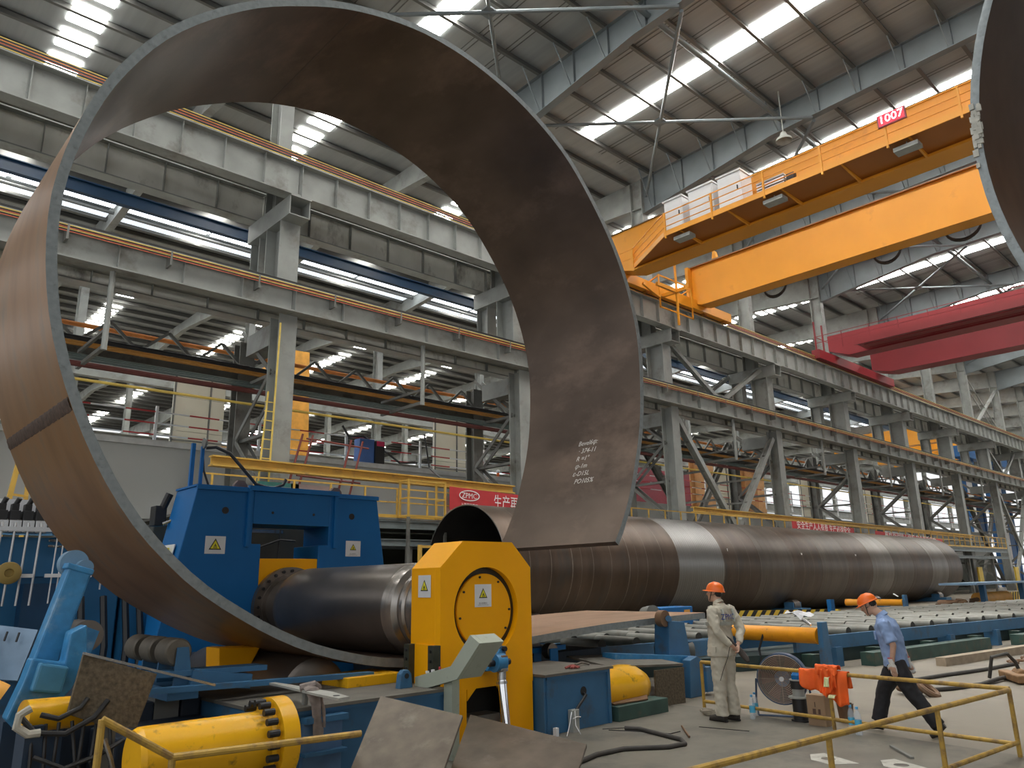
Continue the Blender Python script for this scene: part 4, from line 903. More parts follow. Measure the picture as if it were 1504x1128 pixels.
part('machine_cable', MB().tube([(7.62, 6.95, .43), (7.6, 6.86, .40), (7.5, 6.85, .33), (7.4, 6.85, .25)], .018, 8), BLK, mach)
part('junction_box', MB().box(7.3, 7.42, 6.82, 6.9, .0, .26), GL, mach, bev=.005); part('short_stub', MB().box(6.98, 7.03, 6.8, 6.85, 0, .1), WHT, mach)
part('white_wire', MB().tube([(7.32, 6.85, .26), (7.2, 6.78, .12), (7.08, 6.72, .01)], .005, 5).tube([(7.34, 6.82, .25), (7.27, 6.75, .1), (7.28, 6.68, .01)], .005, 5).tube([(7.28, 6.80, .17), (7.36, 6.81, .18), (7.44, 6.82, .17)], .006, 5), WHT, mach)
part('bed_recess', MB().box(3.72, 4.12, 6.86, 6.92, .1, .56), mat('pale_blue_recess', (.10, .20, .36), .5, 0, .2, 3), mach); part('recess_shelf', MB().box(3.7, 4.14, 6.78, 6.9, .28, .31), BLU2, mach); part('recess_shelf', MB().box(3.7, 4.14, 6.78, 6.9, .56, .61), BLU2, mach)
part('clevis_lug', MB().prism([(5.04, .69), (5.06, .84), (5.1, .88), (5.16, .88), (5.2, .84), (5.22, .69)], 'y', 7.25, 7.33), BLU2, mach, bev=.01); part('lug_pin', MB().cyl((5.13, 7.24, .82), (5.13, 7.235, .82), .028, n=12), BLK, mach)
part('yellow_slide', MB().box(4.7, 5.44, 7.75, 8.4, .69, .80), YELW, mach, bev=.01); part('yellow_slide', MB().prism([(3.95, .8), (4.3, .8), (4.45, 1.07), (3.93, 1.09)], 'y', 9.4, 9.8), YEL, mach, bev=.01)
part('blue_ledge', MB().beam((2.6, 7.9, .86), (5.1, 7.9, .80), .12, .05).beam((2.75, 8.2, .98), (3.9, 8.2, .96), .3, .05), BLU2, mach)
# feeding side right
part('side_beam', MB().beam((6.9, 8.35, .80), (8.9, 8.45, .82), .08, .07), BLU, mach)
for k in range(6):
    y = 8.2 + k * .45
    part('feed_wheel', MB().cyl((8.4 + .1 * k, y, .80), (8.4 + .1 * k, y + .12, .80), .11, n=16), DSTL, mach, smooth=True)
    part('wheel_bracket', MB().box(8.32 + .1 * k, 8.48 + .1 * k, y - .03, y - .01, .5, .84), BLU, mach)
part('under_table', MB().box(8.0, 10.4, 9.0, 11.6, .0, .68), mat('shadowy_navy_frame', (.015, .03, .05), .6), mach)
# big yellow hydraulic cylinders under the side rolls
cyl_l = part('side_cylinder', MB().lathe((2.08, 6.4, .56), (.97, 0, 0), [(0, 0), (0, .21), (.04, .23), (1.0, .23), (1.02, .26), (1.05, .26), (1.05, .33), (1.19, .33), (1.19, 0)], 48), YELW, mach, label='large worn yellow hydraulic cylinder at lower left', smooth=25)
for k in range(20):
    a = 2 * pi * k / 20
    part('cylinder_bolt', MB().cyl((3.01, 6.4 + .295 * cos(a), .56 + .295 * sin(a)), (3.10, 6.4 + .295 * cos(a), .56 + .295 * sin(a)), .028, n=10), BLK, cyl_l)
part('side_cylinder', MB().lathe((8.16, 7.35, .32), (1, 0, 0), [(0, .31), (.75, .31), (.95, .29), (1.15, .2), (1.22, .1), (1.24, 0)], 40), YELW, mach, label='short domed yellow cylinder right of the blue box', smooth=40)
part('green_pedestal', MB().box(2.05, 3.1, 5.95, 6.75, 0, .22), GRN, mach); part('pedestal_top', MB().box(2.0, 3.12, 5.92, 6.75, .22, .25), TOPD, mach)
part('green_pedestal', MB().box(8.22, 9.3, 6.86, 7.7, 0, .19), GRN, mach, bev=.01); part('oily_rag_plate', MB().sheet([(8.24, 6.95, .2), (8.9, 6.9, .2), (9.25, 7.2, .23), (8.5, 7.4, .2)], .015), RUSTP, mach)
# right brown plate and green lid by the dome
part('brown_cover_plate', MB().sheet([(9.45, 7.2, .02), (10.15, 7.2, 0), (10.17, 7.2, .5), (9.46, 7.2, .51)], .03), BROWN, mach); part('cover_top', MB().sheet([(8.6, 7.3, .6), (10.17, 7.18, .52), (10.3, 8.2, .6), (8.9, 8.4, .66)], .03), TOPD, mach)
# right blue support with wheel
sup = thing('blue_side_support', 'blue tapered side support with a small wheel on top, right of the plate edge', 'support', (10.9, 7.8, 0))
part('post', MB().prism([(10.62, .58), (11.22, .52), (11.1, 1.10), (10.68, 1.13)], 'y', 7.75, 8.05), BLU2, sup, bev=.01)
part('sloping_beam', MB().beam((9.35, 7.95, .66), (10.95, 7.62, .52), .3, .12), LBLU, sup)
part('front_plate', MB().prism([(10.55, .0), (10.9, -.0), (11.05, .1), (11.0, .5), (10.8, .6), (10.6, .55)], 'y', 7.35, 7.5), BLU2, sup, bev=.01)
part('wheel', MB().cyl((10.62, 7.78, 1.17), (10.62, 7.9, 1.17), .13, n=24), RUSTP, sup, smooth=True); part('wheel_axle', MB().cyl((10.62, 7.72, 1.17), (10.95, 7.95, 1.14), .05, n=12), BLU2, sup, smooth=True)
part('small_box', MB().box(10.95, 11.15, 7.3, 7.5, .05, .42), BLU2, sup, bev=.01); part('small_box', MB().box(11.4, 12.0, 7.9, 8.3, .5, .76), BLU2, sup, bev=.01); part('dark_roller', MB().cyl((11.0, 8.3, .62), (11.5, 7.9, .62), .13, n=16), DGREY, sup, smooth=True)

# console and piston in front of the stand
PG = mat('pale_grey_green_paint', (.40, .44, .36), .5, 0, .04, 3, dirt=(.30, .31, .24), dirt_amt=.1, dirt_scale=12)
c = thing('operator_console', 'pale grey-green bent control console in front of the yellow stand', 'console', (5.4, 6.8, 0))
pr = [(4.89, .735), (4.9, .885), (5.37, .965), (5.66, 1.255), (5.86, 1.17), (5.44, .80)]
vsn = [(x, 6.78, z) for x, z in pr]; vsf = [(x + .0, 7.02, z + .0) for x, z in pr]
part('body', MB().prism([(7.31, .79), (6.675, .941), (6.354, 1.265), (6.202, 1.189), (6.572, .818), (7.307, .641)], 'x', 5.29, 5.345), PG, c, bev=.0015)
part('control_box', MB().prism([(6.70, .93), (6.354, 1.265), (6.202, 1.189), (6.572, .818), (6.72, .80)], 'x', 5.345, 5.63), PG, c, bev=.006)
part('leg', MB().box(5.36, 5.46, 6.74, 6.88, 0, .84), PG, c)
part('button', MB().box(5.3, 5.33, 7.1, 7.13, .84, .865), WHT, c); part('button', MB().box(5.3, 5.33, 7.0, 7.03, .86, .885), WHT, c); part('red_button', MB().cyl((5.32, 6.9, .89), (5.32, 6.9, .92), .014, n=10), REDP, c)
c = thing('tilting_piston', 'chrome tilting piston with blue clevis plate on the front of the yellow stand', 'cylinder', (6.17, 6.95, 0))
part('clevis_plate', MB().box(5.98, 6.38, 7.0, 7.08, .80, 1.06), BLU2, c, bev=.01)
for x, z in ((6.34, 1.03), (6.34, .84), (6.04, .84)): part('plate_bolt', MB().cyl((x, 7.0, z), (x, 6.96, z), .03, n=6), BLK, c)
part('clevis_eye', MB().cyl((6.06, 6.86, .90), (6.20, 6.86, .90), .10, n=24), LBLU, c, smooth=30); part('gusset', MB().prism([(6.0, .82), (6.2, 1.04), (6.3, .9), (6.2, .8)], 'y', 6.9, 7.0), LBLU, c); part('pin', MB().cyl((5.98, 6.86, .9), (6.3, 6.86, .9), .035, n=14), BLK, c, smooth=30)
part('rod_head', MB().box(6.10, 6.22, 6.78, 6.90, .80, .98), STL, c, bev=.02); part('rod_neck', MB().cyl((6.16, 6.84, .82), (6.15, 6.83, .70), .052, n=16), STL, c, smooth=30)
part('chrome_rod', MB().cyl((6.15, 6.83, .71), (6.12, 6.72, .08), .055, n=24), mat('chrome', (.75, .76, .78), .08, 1, .02, 2), c, smooth=30); part('rod_collar', MB().cyl((6.15, 6.83, .70), (6.149, 6.826, .67), .064, n=24), STL, c, smooth=30); part('foot', MB().box(6.0, 6.25, 6.62, 6.8, 0, .09), DGREY, c)

# two tilted cover plates in the foreground
CPL = mat('scuffed_grey_brown_plate', (.13, .105, .08), .42, .45, .22, 5, bump=.1, dirt=(.20, .175, .145), dirt_amt=.2, dirt_scale=4)
t = thing('leaning_steel_plate', 'scuffed brown steel plate with a dark oval spot leaning at the bottom of the picture', 'plate', (4.1, 5.7, 0))
part('slab', MB().sheet([(4.33, 6.521, .74), (4.626, 5.659, .62), (4.152, 5.324, .3), (3.686, 5.978, .279)], -.03), CPL, t)
A = Vector((4.33, 6.521, .74)); B = Vector((4.626, 5.659, .62)); D = Vector((3.686, 5.978, .279)); u = (B - A).normalized(); n_ = u.cross(D - A).normalized(); v = n_.cross(u)
o_ = Vector((4.235, 5.765, .469))
if n_.z < 0: n_ = -n_
m = MB(); k = 24; m.add([o_ + u * cos(2 * pi * i / k) * .05 + v * sin(2 * pi * i / k) * .085 + n_ * .004 for i in range(k)] + [o_ + u * cos(2 * pi * i / k) * .05 + v * sin(2 * pi * i / k) * .085 - n_ * .034 for i in range(k)], [tuple(range(k)), tuple(range(2 * k - 1, k - 1, -1))] + [(i, (i + 1) % k, k + (i + 1) % k, k + i) for i in range(k)]); part('oil_spot', m, mat('dark_oil_spot', (.05, .05, .045), .4), t)
part('prop', MB().beam((4.35, 6.2, 0), (4.35, 6.2, .6), .06), DGREY, t)
t = thing('leaning_steel_plate', 'scuffed brown steel plate with a pale weld spot, right one of the leaning pair', 'plate', (5, 5.4, 0))
part('slab', MB().sheet([(5.178, 6.218, .5), (5.426, 4.913, .36), (5.028, 4.654, .256), (4.33, 5.461, .25)], -.03), CPL, t)
part('weld_spot', MB().add([(4.945 + .02 * cos(i), 5.195 + .05 * sin(i * 1.3), .325 + .004 * sin(i * 2)) for i in range(8)], [(0, 1, 2), (3, 4, 5), (5, 6, 7), (1, 3, 6)]), WHT, t); part('prop', MB().beam((5.1, 5.8, 0), (5.1, 5.8, .36), .06), DGREY, t)
# lever with a rag
t = thing('pointed_lever', 'pale flat pointed lever plate with an eye, lying over the blue bed', 'lever', (3.9, 7.3, .75))
m = MB(); pts = [(3.90, 8.4, .80), (3.84, 7.5, .815), (3.78, 6.6, .82), (3.74, 6.2, .82)]; w = (.012, .045, .085, .06)
vs = []
for p, q in zip(pts, w): vs += [(p[0] - q, p[1], p[2]), (p[0] + q, p[1] + .02, p[2]), (p[0] - q, p[1], p[2] + .02), (p[0] + q, p[1] + .02, p[2] + .02)]
fs = []
for i in range(3): a = 4 * i; fs += [(a, a + 4, a + 5, a + 1), (a + 2, a + 3, a + 7, a + 6), (a, a + 2, a + 6, a + 4), (a + 1, a + 5, a + 7, a + 3)]
part('blade', m.add(vs, fs + [(0, 1, 3, 2), (12, 14, 15, 13)]), mat('pale_cast_steel', (.42, .42, .38), .5, .2), t); part('eye_hole', MB().cyl((3.75, 6.36, .838), (3.75, 6.36, .843), .03, n=14), BLK, t)
part('stand', MB().cyl((3.82, 7.05, .69), (3.82, 7.05, .82), .03, n=10), DGREY, t)
m = MB().tube([(3.80, 6.98, .86), (3.79, 6.86, .84), (3.80, 6.8, .72), (3.81, 6.79, .60), (3.83, 6.79, .48), (3.84, 6.8, .40)], .05, 10, radii=[.05, .07, .05, .045, .055, .045], flat=.5).tube([(3.74, 7.0, .85), (3.84, 6.92, .88), (3.90, 6.96, .84)], .04, 8).tube([(3.86, 6.84, .8), (3.87, 6.78, .66), (3.88, 6.78, .52)], .025, 8, flat=.5)
solo('grey_rag', m, mat('dusty_mauve_cloth', (.24, .20, .18), .9, 0, .25, 14), 'dusty grey rag knotted round the pale lever and hanging down', 'cloth', smooth=True)
# cloths on the blue box
for x, y, cc, L in ((7.62, 7.1, (.28, .07, .06), 'crumpled dark red rag on top of the blue box'), (7.98, 7.25, (.13, .11, .09), 'crumpled brown glove on top of the blue box')):
    m = MB(); random.seed(int(x * 100))
    for k in range(5): a = random.uniform(0, 6); m.tube([(x + .1 * cos(a), y + .07 * sin(a), .71), (x + .02 * cos(a + 1), y, .735), (x - .09 * cos(a + .5), y - .07 * sin(a), .71)], .02, 6, flat=.7)
    solo('rag', m, mat('rag' + str(x), cc, .9, 0, .3, 20), L, 'cloth', smooth=True)
# ================================================================ left side: supports, tank, pipes, hoses
t = thing('blue_support_arm', 'light blue side support arm leaning up at the left below the ring', 'support', (1.8, 7.9, 0))
part('arm_tube', MB().beam((1.755, 7.95, 1.16), (1.955, 7.95, 1.98), .2, .2, up=(0, 1, 0)), LBLU, t, bev=.02)
part('arm_cap', MB().beam((1.94, 7.95, 1.95), (1.955, 7.95, 2.0), .23, .22, up=(0, 1, 0)), LBLU, t, bev=.01)
part('end_disc', MB().cyl((1.93, 8.0, 2.03), (1.93, 8.12, 2.03), .12, n=28), mat('pale_blue_grey_paint', (.14, .25, .36), .45), t, smooth=30)
part('end_boss', MB().cyl((2.0, 7.9, 1.99), (2.0, 8.02, 1.99), .07, n=20), mat('pale_blue_grey_paint', (1, 1, 1)), t, smooth=30)
part('arm_bracket', MB().prism([(1.56, 1.08), (1.60, 1.25), (1.84, 1.20), (1.86, 1.44), (1.98, 1.50), (2.01, 1.22), (1.92, .99), (1.72, .74), (1.60, .66), (1.47, .80)], 'y', 7.55, 7.75), LBLU, t, bev=.015)
part('bracket_socket', MB().prism([(1.60, 1.0), (1.64, 1.22), (1.86, 1.17), (1.82, .96)], 'y', 7.46, 7.56), mat('mid_blue_paint', (.045, .20, .36), .5, 0, .15, 5), t, bev=.02)
part('slot', MB().box(1.60, 1.68, 7.53, 7.56, .84, .92), BLK, t); part('slot_wheel', MB().cyl((1.62, 7.52, .83), (1.62, 7.56, .83), .055, n=16), STL, t, smooth=30)
part('bracket_roller', MB().cyl((2.12, 8.05, 1.38), (2.12, 8.45, 1.38), .14, n=28), DSTL, t, smooth=30); part('roller_fork', MB().prism([(2.03, 1.2), (2.1, 1.46), (2.2, 1.42), (2.14, 1.2)], 'y', 7.98, 8.03), LBLU, t)
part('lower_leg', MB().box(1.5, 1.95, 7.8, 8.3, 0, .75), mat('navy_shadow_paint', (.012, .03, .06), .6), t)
t = thing('blue_slide_panel', 'pale blue sloping slotted panel at the left edge', 'panel', (1.6, 8.6, 0))
part('panel', MB().sheet([(1.35, 8.9, 1.52), (1.80, 8.45, 1.44), (1.66, 8.3, 1.02), (1.25, 8.7, 1.06)], .03), mat('pale_slide_blue', (.20, .30, .42), .4, .1, .15, 4), t)
for k in range(3): part('slot', MB().sheet([(1.5 + .08 * k, 8.66 - .08 * k, 1.44 - .01 * k), (1.51 + .08 * k, 8.65 - .08 * k, 1.44 - .01 * k), (1.49 + .08 * k, 8.63 - .08 * k, 1.36 - .01 * k), (1.48 + .08 * k, 8.64 - .08 * k, 1.36 - .01 * k)], -.012), BLK, t)
part('frame_block', MB().prism([(8.3, 1.0), (8.9, 1.0), (8.9, 1.5), (8.3, 1.4)], 'x', 1.05, 1.3).box(1.1, 1.7, 8.5, 9.0, 0, 1.0), BLU2, t)
t = thing('support_roller_set', 'three brown-grey rollers side by side on blue brackets below the ring', 'roller', (3.0, 9, 0))
for k in range(3):
    y = 8.15 + k * .48
    part('roller', MB().lathe((3.0, y, 1.17), (0, 1, 0), [(0, 0), (0, .12), (.02, .135), (.30, .135), (.32, .12), (.32, 0)], 28), mat('worn_roller_brown', (.15, .13, .10), .5, .3, .2, 6), t, smooth=30)
    part('roller_bracket', MB().prism([(2.95, .8), (3.15, .8), (3.08, 1.22), (2.97, 1.22)], 'y', y - .05, y - .02), BLU2, t, bev=.005)
part('carrier_beam', MB().beam((3.02, 8.0, .80), (3.02, 9.8, .80), .3, .12), BLU2, t); part('slanted_plate', MB().sheet([(3.15, 8.1, .98), (3.75, 8.1, .88), (3.75, 9.0, .86), (3.15, 9.0, .96)], .03), BLU2, t); part('cross_bar', MB().beam((3.1, 8.05, .93), (3.72, 8.05, .84), .06, .14), BLU2, t)
part('column', MB().box(2.9, 3.14, 8.4, 9.6, 0, .76), DGREY, t)
t = thing('brown_cover_slab', 'mottled dark brown slab leaning beside the light blue arm at lower left', 'plate', (2.1, 7, 0))
part('slab', MB().sheet([(1.84, 7.02, 1.29), (2.42, 7.02, 1.095), (2.29, 7.0, .69), (2.0, 6.98, .76), (1.77, 7.0, .86)], .04), BROWN, t)
part('edge_strip', MB().beam((1.84, 7.03, 1.30), (2.95, 7.10, .95), .05, .02), STL, t); part('support', MB().beam((2.1, 7.1, 0), (2.1, 7.1, 1.0), .1), DGREY, t)
t = thing('swing_cylinder', 'yellow cylinder under the light blue arm, wrapped by black hoses', 'cylinder', (1.8, 7.2, .5))
part('barrel', MB().cyl((1.50, 7.15, .86), (2.05, 7.25, .84), .12, n=24), YELW, t, smooth=30); part('orange_end', MB().cyl((1.15, 7.3, 1.12), (1.36, 7.25, 1.0), .10, n=18), JO, t, smooth=30)
part('hose', MB().tube([(1.46, 7.0, .87), (1.55, 6.95, .76), (1.75, 6.93, .73), (1.95, 6.95, .82), (2.05, 7.0, .93)], .022, 8), BLK, t, smooth=True); part('hose', MB().tube([(1.58, 6.98, .88), (1.7, 6.96, .84), (1.85, 6.97, .90), (1.9, 7.0, .96)], .02, 8), BLK, t, smooth=True)
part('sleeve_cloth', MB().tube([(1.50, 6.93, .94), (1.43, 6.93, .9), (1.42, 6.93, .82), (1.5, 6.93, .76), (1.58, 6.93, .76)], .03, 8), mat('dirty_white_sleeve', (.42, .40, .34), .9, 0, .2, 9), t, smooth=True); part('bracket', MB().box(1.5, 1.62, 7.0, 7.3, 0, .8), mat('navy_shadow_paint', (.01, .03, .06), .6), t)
m = MB(); random.seed(11)
for k in range(7):
    x = 1.55 + k * .09; m.tube([(x, 7.05, .8), (x + random.uniform(-.05, .05), 6.95, .5), (x + random.uniform(-.1, .12), 7.0, .2), (x + random.uniform(-.1, .1), 7.05, 0)], .014, 6)
m.tube([(1.55, 6.9, .6), (1.75, 6.85, .5), (2.0, 6.9, .55), (2.2, 7.0, .62)], .018, 6)
solo('hydraulic_hose_bunch', m, BLK, 'bunch of thin black hydraulic hoses hanging below the yellow swing cylinder', 'hose', smooth=True)
solo('chrome_hose', MB().tube([(2.02, 6.9, .66), (2.08, 6.88, .5), (2.12, 6.88, .36)], .016, 8).tube([(2.04, 6.93, .66), (2.1, 6.91, .5), (2.14, 6.91, .36)], .012, 8).box(2.1, 2.2, 6.84, 6.94, 0, .38), STL, 'pair of shiny steel hose ends left of the yellow railing', 'hose', smooth=True)
t = thing('pump_block', 'small brown valve block with fittings behind the left railing corner', 'valve', (2.3, 6.3, 0))
part('block', MB().box(2.14, 2.32, 6.1, 6.3, 0, .36), RUSTP, t, bev=.01)
for k in range(4): part('fitting', MB().cyl((2.17 + k * .04, 6.08, .3 - .04 * (k % 2)), (2.17 + k * .04, 6.02, .3 - .04 * (k % 2)), .014, n=8), STL, t)
part('thin_pipe', MB().tube([(2.24, 6.15, .36), (2.27, 6.2, .5), (2.30, 6.25, .62)], .008, 6), STL, t)
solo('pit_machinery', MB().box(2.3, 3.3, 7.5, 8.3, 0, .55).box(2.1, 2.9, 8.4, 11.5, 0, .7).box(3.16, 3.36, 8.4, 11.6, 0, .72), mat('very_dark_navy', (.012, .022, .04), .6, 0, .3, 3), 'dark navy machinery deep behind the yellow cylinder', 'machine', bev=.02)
solo('floor_mat_corner', MB().prism([(.9, 5.2), (1.9, 5.6), (1.75, 6.6), (1.3, 7.6), (.7, 7.6)], 'z', .006, .05), BROWN, 'dusty brown floor ledge in the lower left corner', 'ledge')
# oil tank with valve rack
t = thing('hydraulic_power_unit', 'blue hydraulic tank with black valves and silver pipes at the left edge', 'machine', (2.8, 12.8, 0))
TB = mat('tank_blue', (.022, .16, .34), .45, 0, .1, 2)
part('tank', MB().box(.8, 3.85, 13.2, 14.6, 0, 2.55), TB, t, bev=.02); part('tank_band', MB().box(.8, 3.87, 13.12, 13.2, 2.0, 2.56), TB, t)
part('lower_cabinet', MB().box(.8, 1.6, 12.9, 13.2, 0, 1.9).box(2.5, 2.9, 12.9, 13.2, 0, 1.9), mat('tank_dark_blue', (.012, .06, .14), .5), t)
part('valve_table', MB().box(.8, 3.0, 12.7, 13.6, 2.62, 2.68), STL, t); part('white_shelf', MB().box(2.1, 3.15, 13.3, 13.4, 2.86, 3.12), WHT, t)
for k in range(6):
    x = 1.72 + k * .16
    part('valve_block', MB().box(x, x + .13, 12.85, 13.1, 2.78, 2.92).box(x + .02, x + .11, 12.9, 13.05, 2.92, 3.02).cyl((x + .065, 12.95, 3.0), (x + .10, 12.9, 3.1), .035, n=8), BLK, t, bev=.008)
    part('manifold', MB().box(x - .01, x + .14, 12.75, 13.0, 2.6, 2.78), STL, t, bev=.01)
    part('thick_pipe', MB().tube([(x + .06, 12.74, 2.74), (x + .06, 12.72, 2.68), (x + .03, 12.7, 1.6)], .016, 8), mat('silver_pipe', (.5, .5, .5), .35, .5), t, smooth=True)
for k in range(6):
    x = 2.80 + k * .085; part('thin_pipe', MB().cyl((x, 12.7, 2.58), (x - .02, 12.7, 1.62 - .02 * k), .010 if k < 5 else .02, n=6), WHT, t, smooth=True)
for k in range(2): part('thin_pipe', MB().cyl((3.5 + .16 * k, 12.9, 2.3), (3.49 + .16 * k, 12.9, 1.8), .012, n=6), WHT, t)
part('pipe_clamp', MB().box(1.7, 2.55, 12.66, 12.72, 1.98, 2.03).box(2.7, 3.3, 12.66, 12.72, 1.98, 2.03), WHT, t)
m = MB()
for k in range(5): m.box(2.78 + k * .1, 2.86 + k * .1, 12.75, 12.95, 2.55, 2.68)
m.cyl((2.7, 12.75, 2.5), (3.7, 12.75, 2.48), .02, n=6).cyl((2.7, 12.75, 2.42), (3.7, 12.75, 2.4), .02, n=6)
part('fitting_row', m, STL, t); part('brass_coupling', MB().lathe((2.234, 12.62, 2.04), (0, -1, 0), [(0, .15), (.08, .15), (.09, .13), (.09, .06), (.05, .05), (.05, 0)], 24), mat('brass_yellow', (.35, .25, .08), .45, .4), t, smooth=30)
for x in (1.8, 2.1, 3.2, 3.5, 3.8, 4.0): part('black_hose', MB().tube([(x, 12.7, 1.7), (x + .03, 12.5, 1.0), (x - .02, 12.4, 0)], .05, 6), BLK, t, smooth=True)
part('tall_valve', MB().box(4.2, 4.38, 12.95, 13.2, 2.78, 3.1).cyl((4.32, 13.0, 3.05), (4.40, 12.95, 3.3), .06, n=10), BLK, t, bev=.01)
part('bent_pipe', MB().tube([(4.3, 12.85, 2.8), (4.4, 12.8, 2.85), (4.48, 12.8, 2.78), (4.49, 12.8, 2.5)], .03, 8).tube([(4.4, 12.85, 2.72), (4.5, 12.8, 2.72), (4.58, 12.8, 2.64), (4.58, 12.8, 2.3)], .035, 8), STL, t, smooth=True); part('right_cabinet', MB().box(3.9, 4.7, 13.0, 14, 0, 2.5), TB, t)
t = thing('blue_post_pair', 'two thin blue posts with a hose reel head rising above the blue frame', 'post', (4.85, 13, 3.37))
part('post', MB().box(4.62, 4.68, 12.75, 12.81, 3.36, 4.14), BLU, t); part('post', MB().box(4.78, 4.83, 12.75, 12.8, 3.36, 4.10), BLU, t); part('pulley', MB().cyl((4.79, 12.72, 4.15), (4.82, 12.72, 4.15), .09, n=14), DGREY, t, smooth=30)
solo('black_hose', MB().tube([(4.85, 12.75, 4.08), (5.0, 12.7, 4.1), (5.2, 12.6, 4.0), (5.4, 12.5, 3.75), (5.65, 12.5, 3.5), (5.95, 12.5, 3.44), (6.15, 12.5, 3.52), (6.2, 12.5, 3.62)], .028, 8), BLK, 'thick black hose drooping from the blue posts over the frame', 'hose', smooth=True)
solo('black_hose', MB().tube([(4.82, 12.8, 4.0), (4.86, 12.8, 3.7), (5.0, 12.8, 3.36)], .018, 6), BLK, 'thin black hose dropping straight behind the blue posts', 'hose', smooth=True)
# things seen through the window of the blue frame
t = thing('rear_drive_unit', 'dark drive unit with cables seen through the opening of the blue frame', 'machine', (6.1, 14, 0))
part('housing', MB().box(4.4, 7.8, 13.6, 15.5, 0, 2.86), mat('dark_olive_housing', (.05, .05, .04), .6), t, bev=.02); part('light_beam', MB().box(5.7, 6.6, 13.3, 13.5, 2.74, 2.8), STL, t)
for k in range(4): part('valve_stem', MB().cyl((5.5 + .06 * k, 13.1, 2.3), (5.5 + .06 * k, 13.1, 2.84), .02, n=8), STL if k % 2 else BLK, t)
part('cable', MB().tube([(5.7, 13.2, 2.45), (6.1, 13.2, 2.48), (6.5, 13.2, 2.62), (6.8, 13.2, 2.6)], .02, 6).cyl((6.45, 13.2, 2.0), (6.5, 13.2, 2.9), .012, n=6), BLK, t)
for x, L in ((5.35, 'round dark lifting lug on top of the blue frame, left'), (7.15, 'round dark lifting lug on top of the blue frame, right')):
    solo('lifting_lug', MB().prism([(x - .13, 3.36), (x + .13, 3.36), (x + .11, 3.46), (x + .05, 3.53), (x - .05, 3.53), (x - .11, 3.46)], 'y', 12.4, 12.5), mat('lug_brown', (.12, .08, .07), .5), L, 'lug')
# orange ladder behind blue frame to its right
t = thing('yellow_step_frame', 'low yellow step frame between the blue frame and the tube', 'ladder', (15.5, 20, 0))
m = MB()
for x in (14.6, 16.2): m.beam((x, 20, 0), (x, 20, 3.0), .1)
for z in (1.2, 2.1, 2.95): m.beam((14.6, 20, z), (16.2, 20, z), .08)
part('frame', m, YP, t)

# ================================================================ railings round the working deck
def railing(name, label, pts, h, mid, posts, r=.024):
    t = thing(name, label, 'railing', (*pts[0], 0))
    for a, b in zip(pts, pts[1:]):
        part('top_rail', MB().tube([(*a, h), (*b, h)], r, 10), RAILY, t, smooth=30); part('lower_rail', MB().tube([(*a, mid), (*b, mid)], r * .9, 10), RAILY, t, smooth=30)
    for p in posts: part('rail_post', MB().tube([(*p, .0), (*p, h)], r * .95, 10), RAILY, t, smooth=30)
    return t
railing('yellow_railing', 'long rusty yellow railing running past the man in beige, orange jacket on it', [(9.74, 6.57), (9.50, 4.6), (9.32, 2.62)], .64, .12, [(9.74, 6.57), (9.50, 4.6)])
railing('yellow_railing', 'rusty yellow railing crossing the lower right corner nearest to us', [(9.30, 2.62), (5.9, 2.905), (3.4, 3.12)], .63, .14, [(9.30, 2.62), (7.68, 2.757), (5.89, 2.906), (4.2, 3.05)])
railing('yellow_railing', 'bent rusty yellow railing at lower left in front of the yellow cylinder', [(2.19, 5.90), (3.56, 5.64)], .64, .12, [(2.19, 5.90)], .026)
rl = [o for o in SC.objects if o.get('label', '').startswith('bent rusty yellow railing')][0]
part('sloping_rail', MB().tube([(1.706, 5.9, .945), (2.19, 5.9, .64)], .026, 10), RAILY, rl, smooth=30); part('rail_post', MB().tube([(1.706, 5.9, .945), (1.69, 5.9, 0)], .024, 10), RAILY, rl, smooth=30)
# ================================================================ fan, bollard, box, jacket, bottles
t = thing('drum_fan', 'round blue industrial drum fan with a dark wire grille behind the railing', 'fan', (10.1, 5.5, 0))
fx = Vector((-.93, -.36, .02)).normalized(); fc = Vector((9.95, 5.47, .47))
part('drum', MB().ring(fc - fx * .02, -fx, .30, .325, .22, 40), mat('fan_blue', (.05, .085, .15), .4), t, smooth=30)
m = MB()
ux = fx.cross(Vector((0, 0, 1))).normalized(); uz = ux.cross(fx).normalized()
for k in range(1, 16):
    R = .02 * k; m.tube([fc + ux * cos(a) * R + uz * sin(a) * R for a in [2 * pi * i / 28 for i in range(29)]], .006, 4)
for k in range(8): a = pi * k / 4; m.beam(fc + (ux * cos(a) + uz * sin(a)) * .03, fc + (ux * cos(a) + uz * sin(a)) * .31, .005)
part('wire_grille', m, mat('grille_wire', (.34, .27, .22), .5, .4), t); part('hub_cap', MB().cyl(fc + fx * .01, fc - fx * .02, .03, n=16), WHT, t)
for k in range(6):
    a = pi * k / 3; d = ux * cos(a) + uz * sin(a); e = ux * -sin(a) + uz * cos(a); b0_ = fc - fx * .1
    part('fan_blade', MB().sheet([b0_ + d * .04 - e * .02, b0_ + d * .27 - e * .08 + fx * .03, b0_ + d * .28 + e * .08 - fx * .03, b0_ + d * .04 + e * .03], .004), mat('dark_red_brown_blade', (.13, .05, .04), .5), t)
part('back_guard', MB().ring(fc - fx * .2, -fx, .08, .31, .015, 32), mat('dark_fan_guard', (.03, .028, .03), .6), t); part('motor', MB().cyl(fc - fx * .08, fc - fx * .34, .1, n=20), mat('fan_motor_blue', (.10, .22, .42), .4), t, smooth=30)
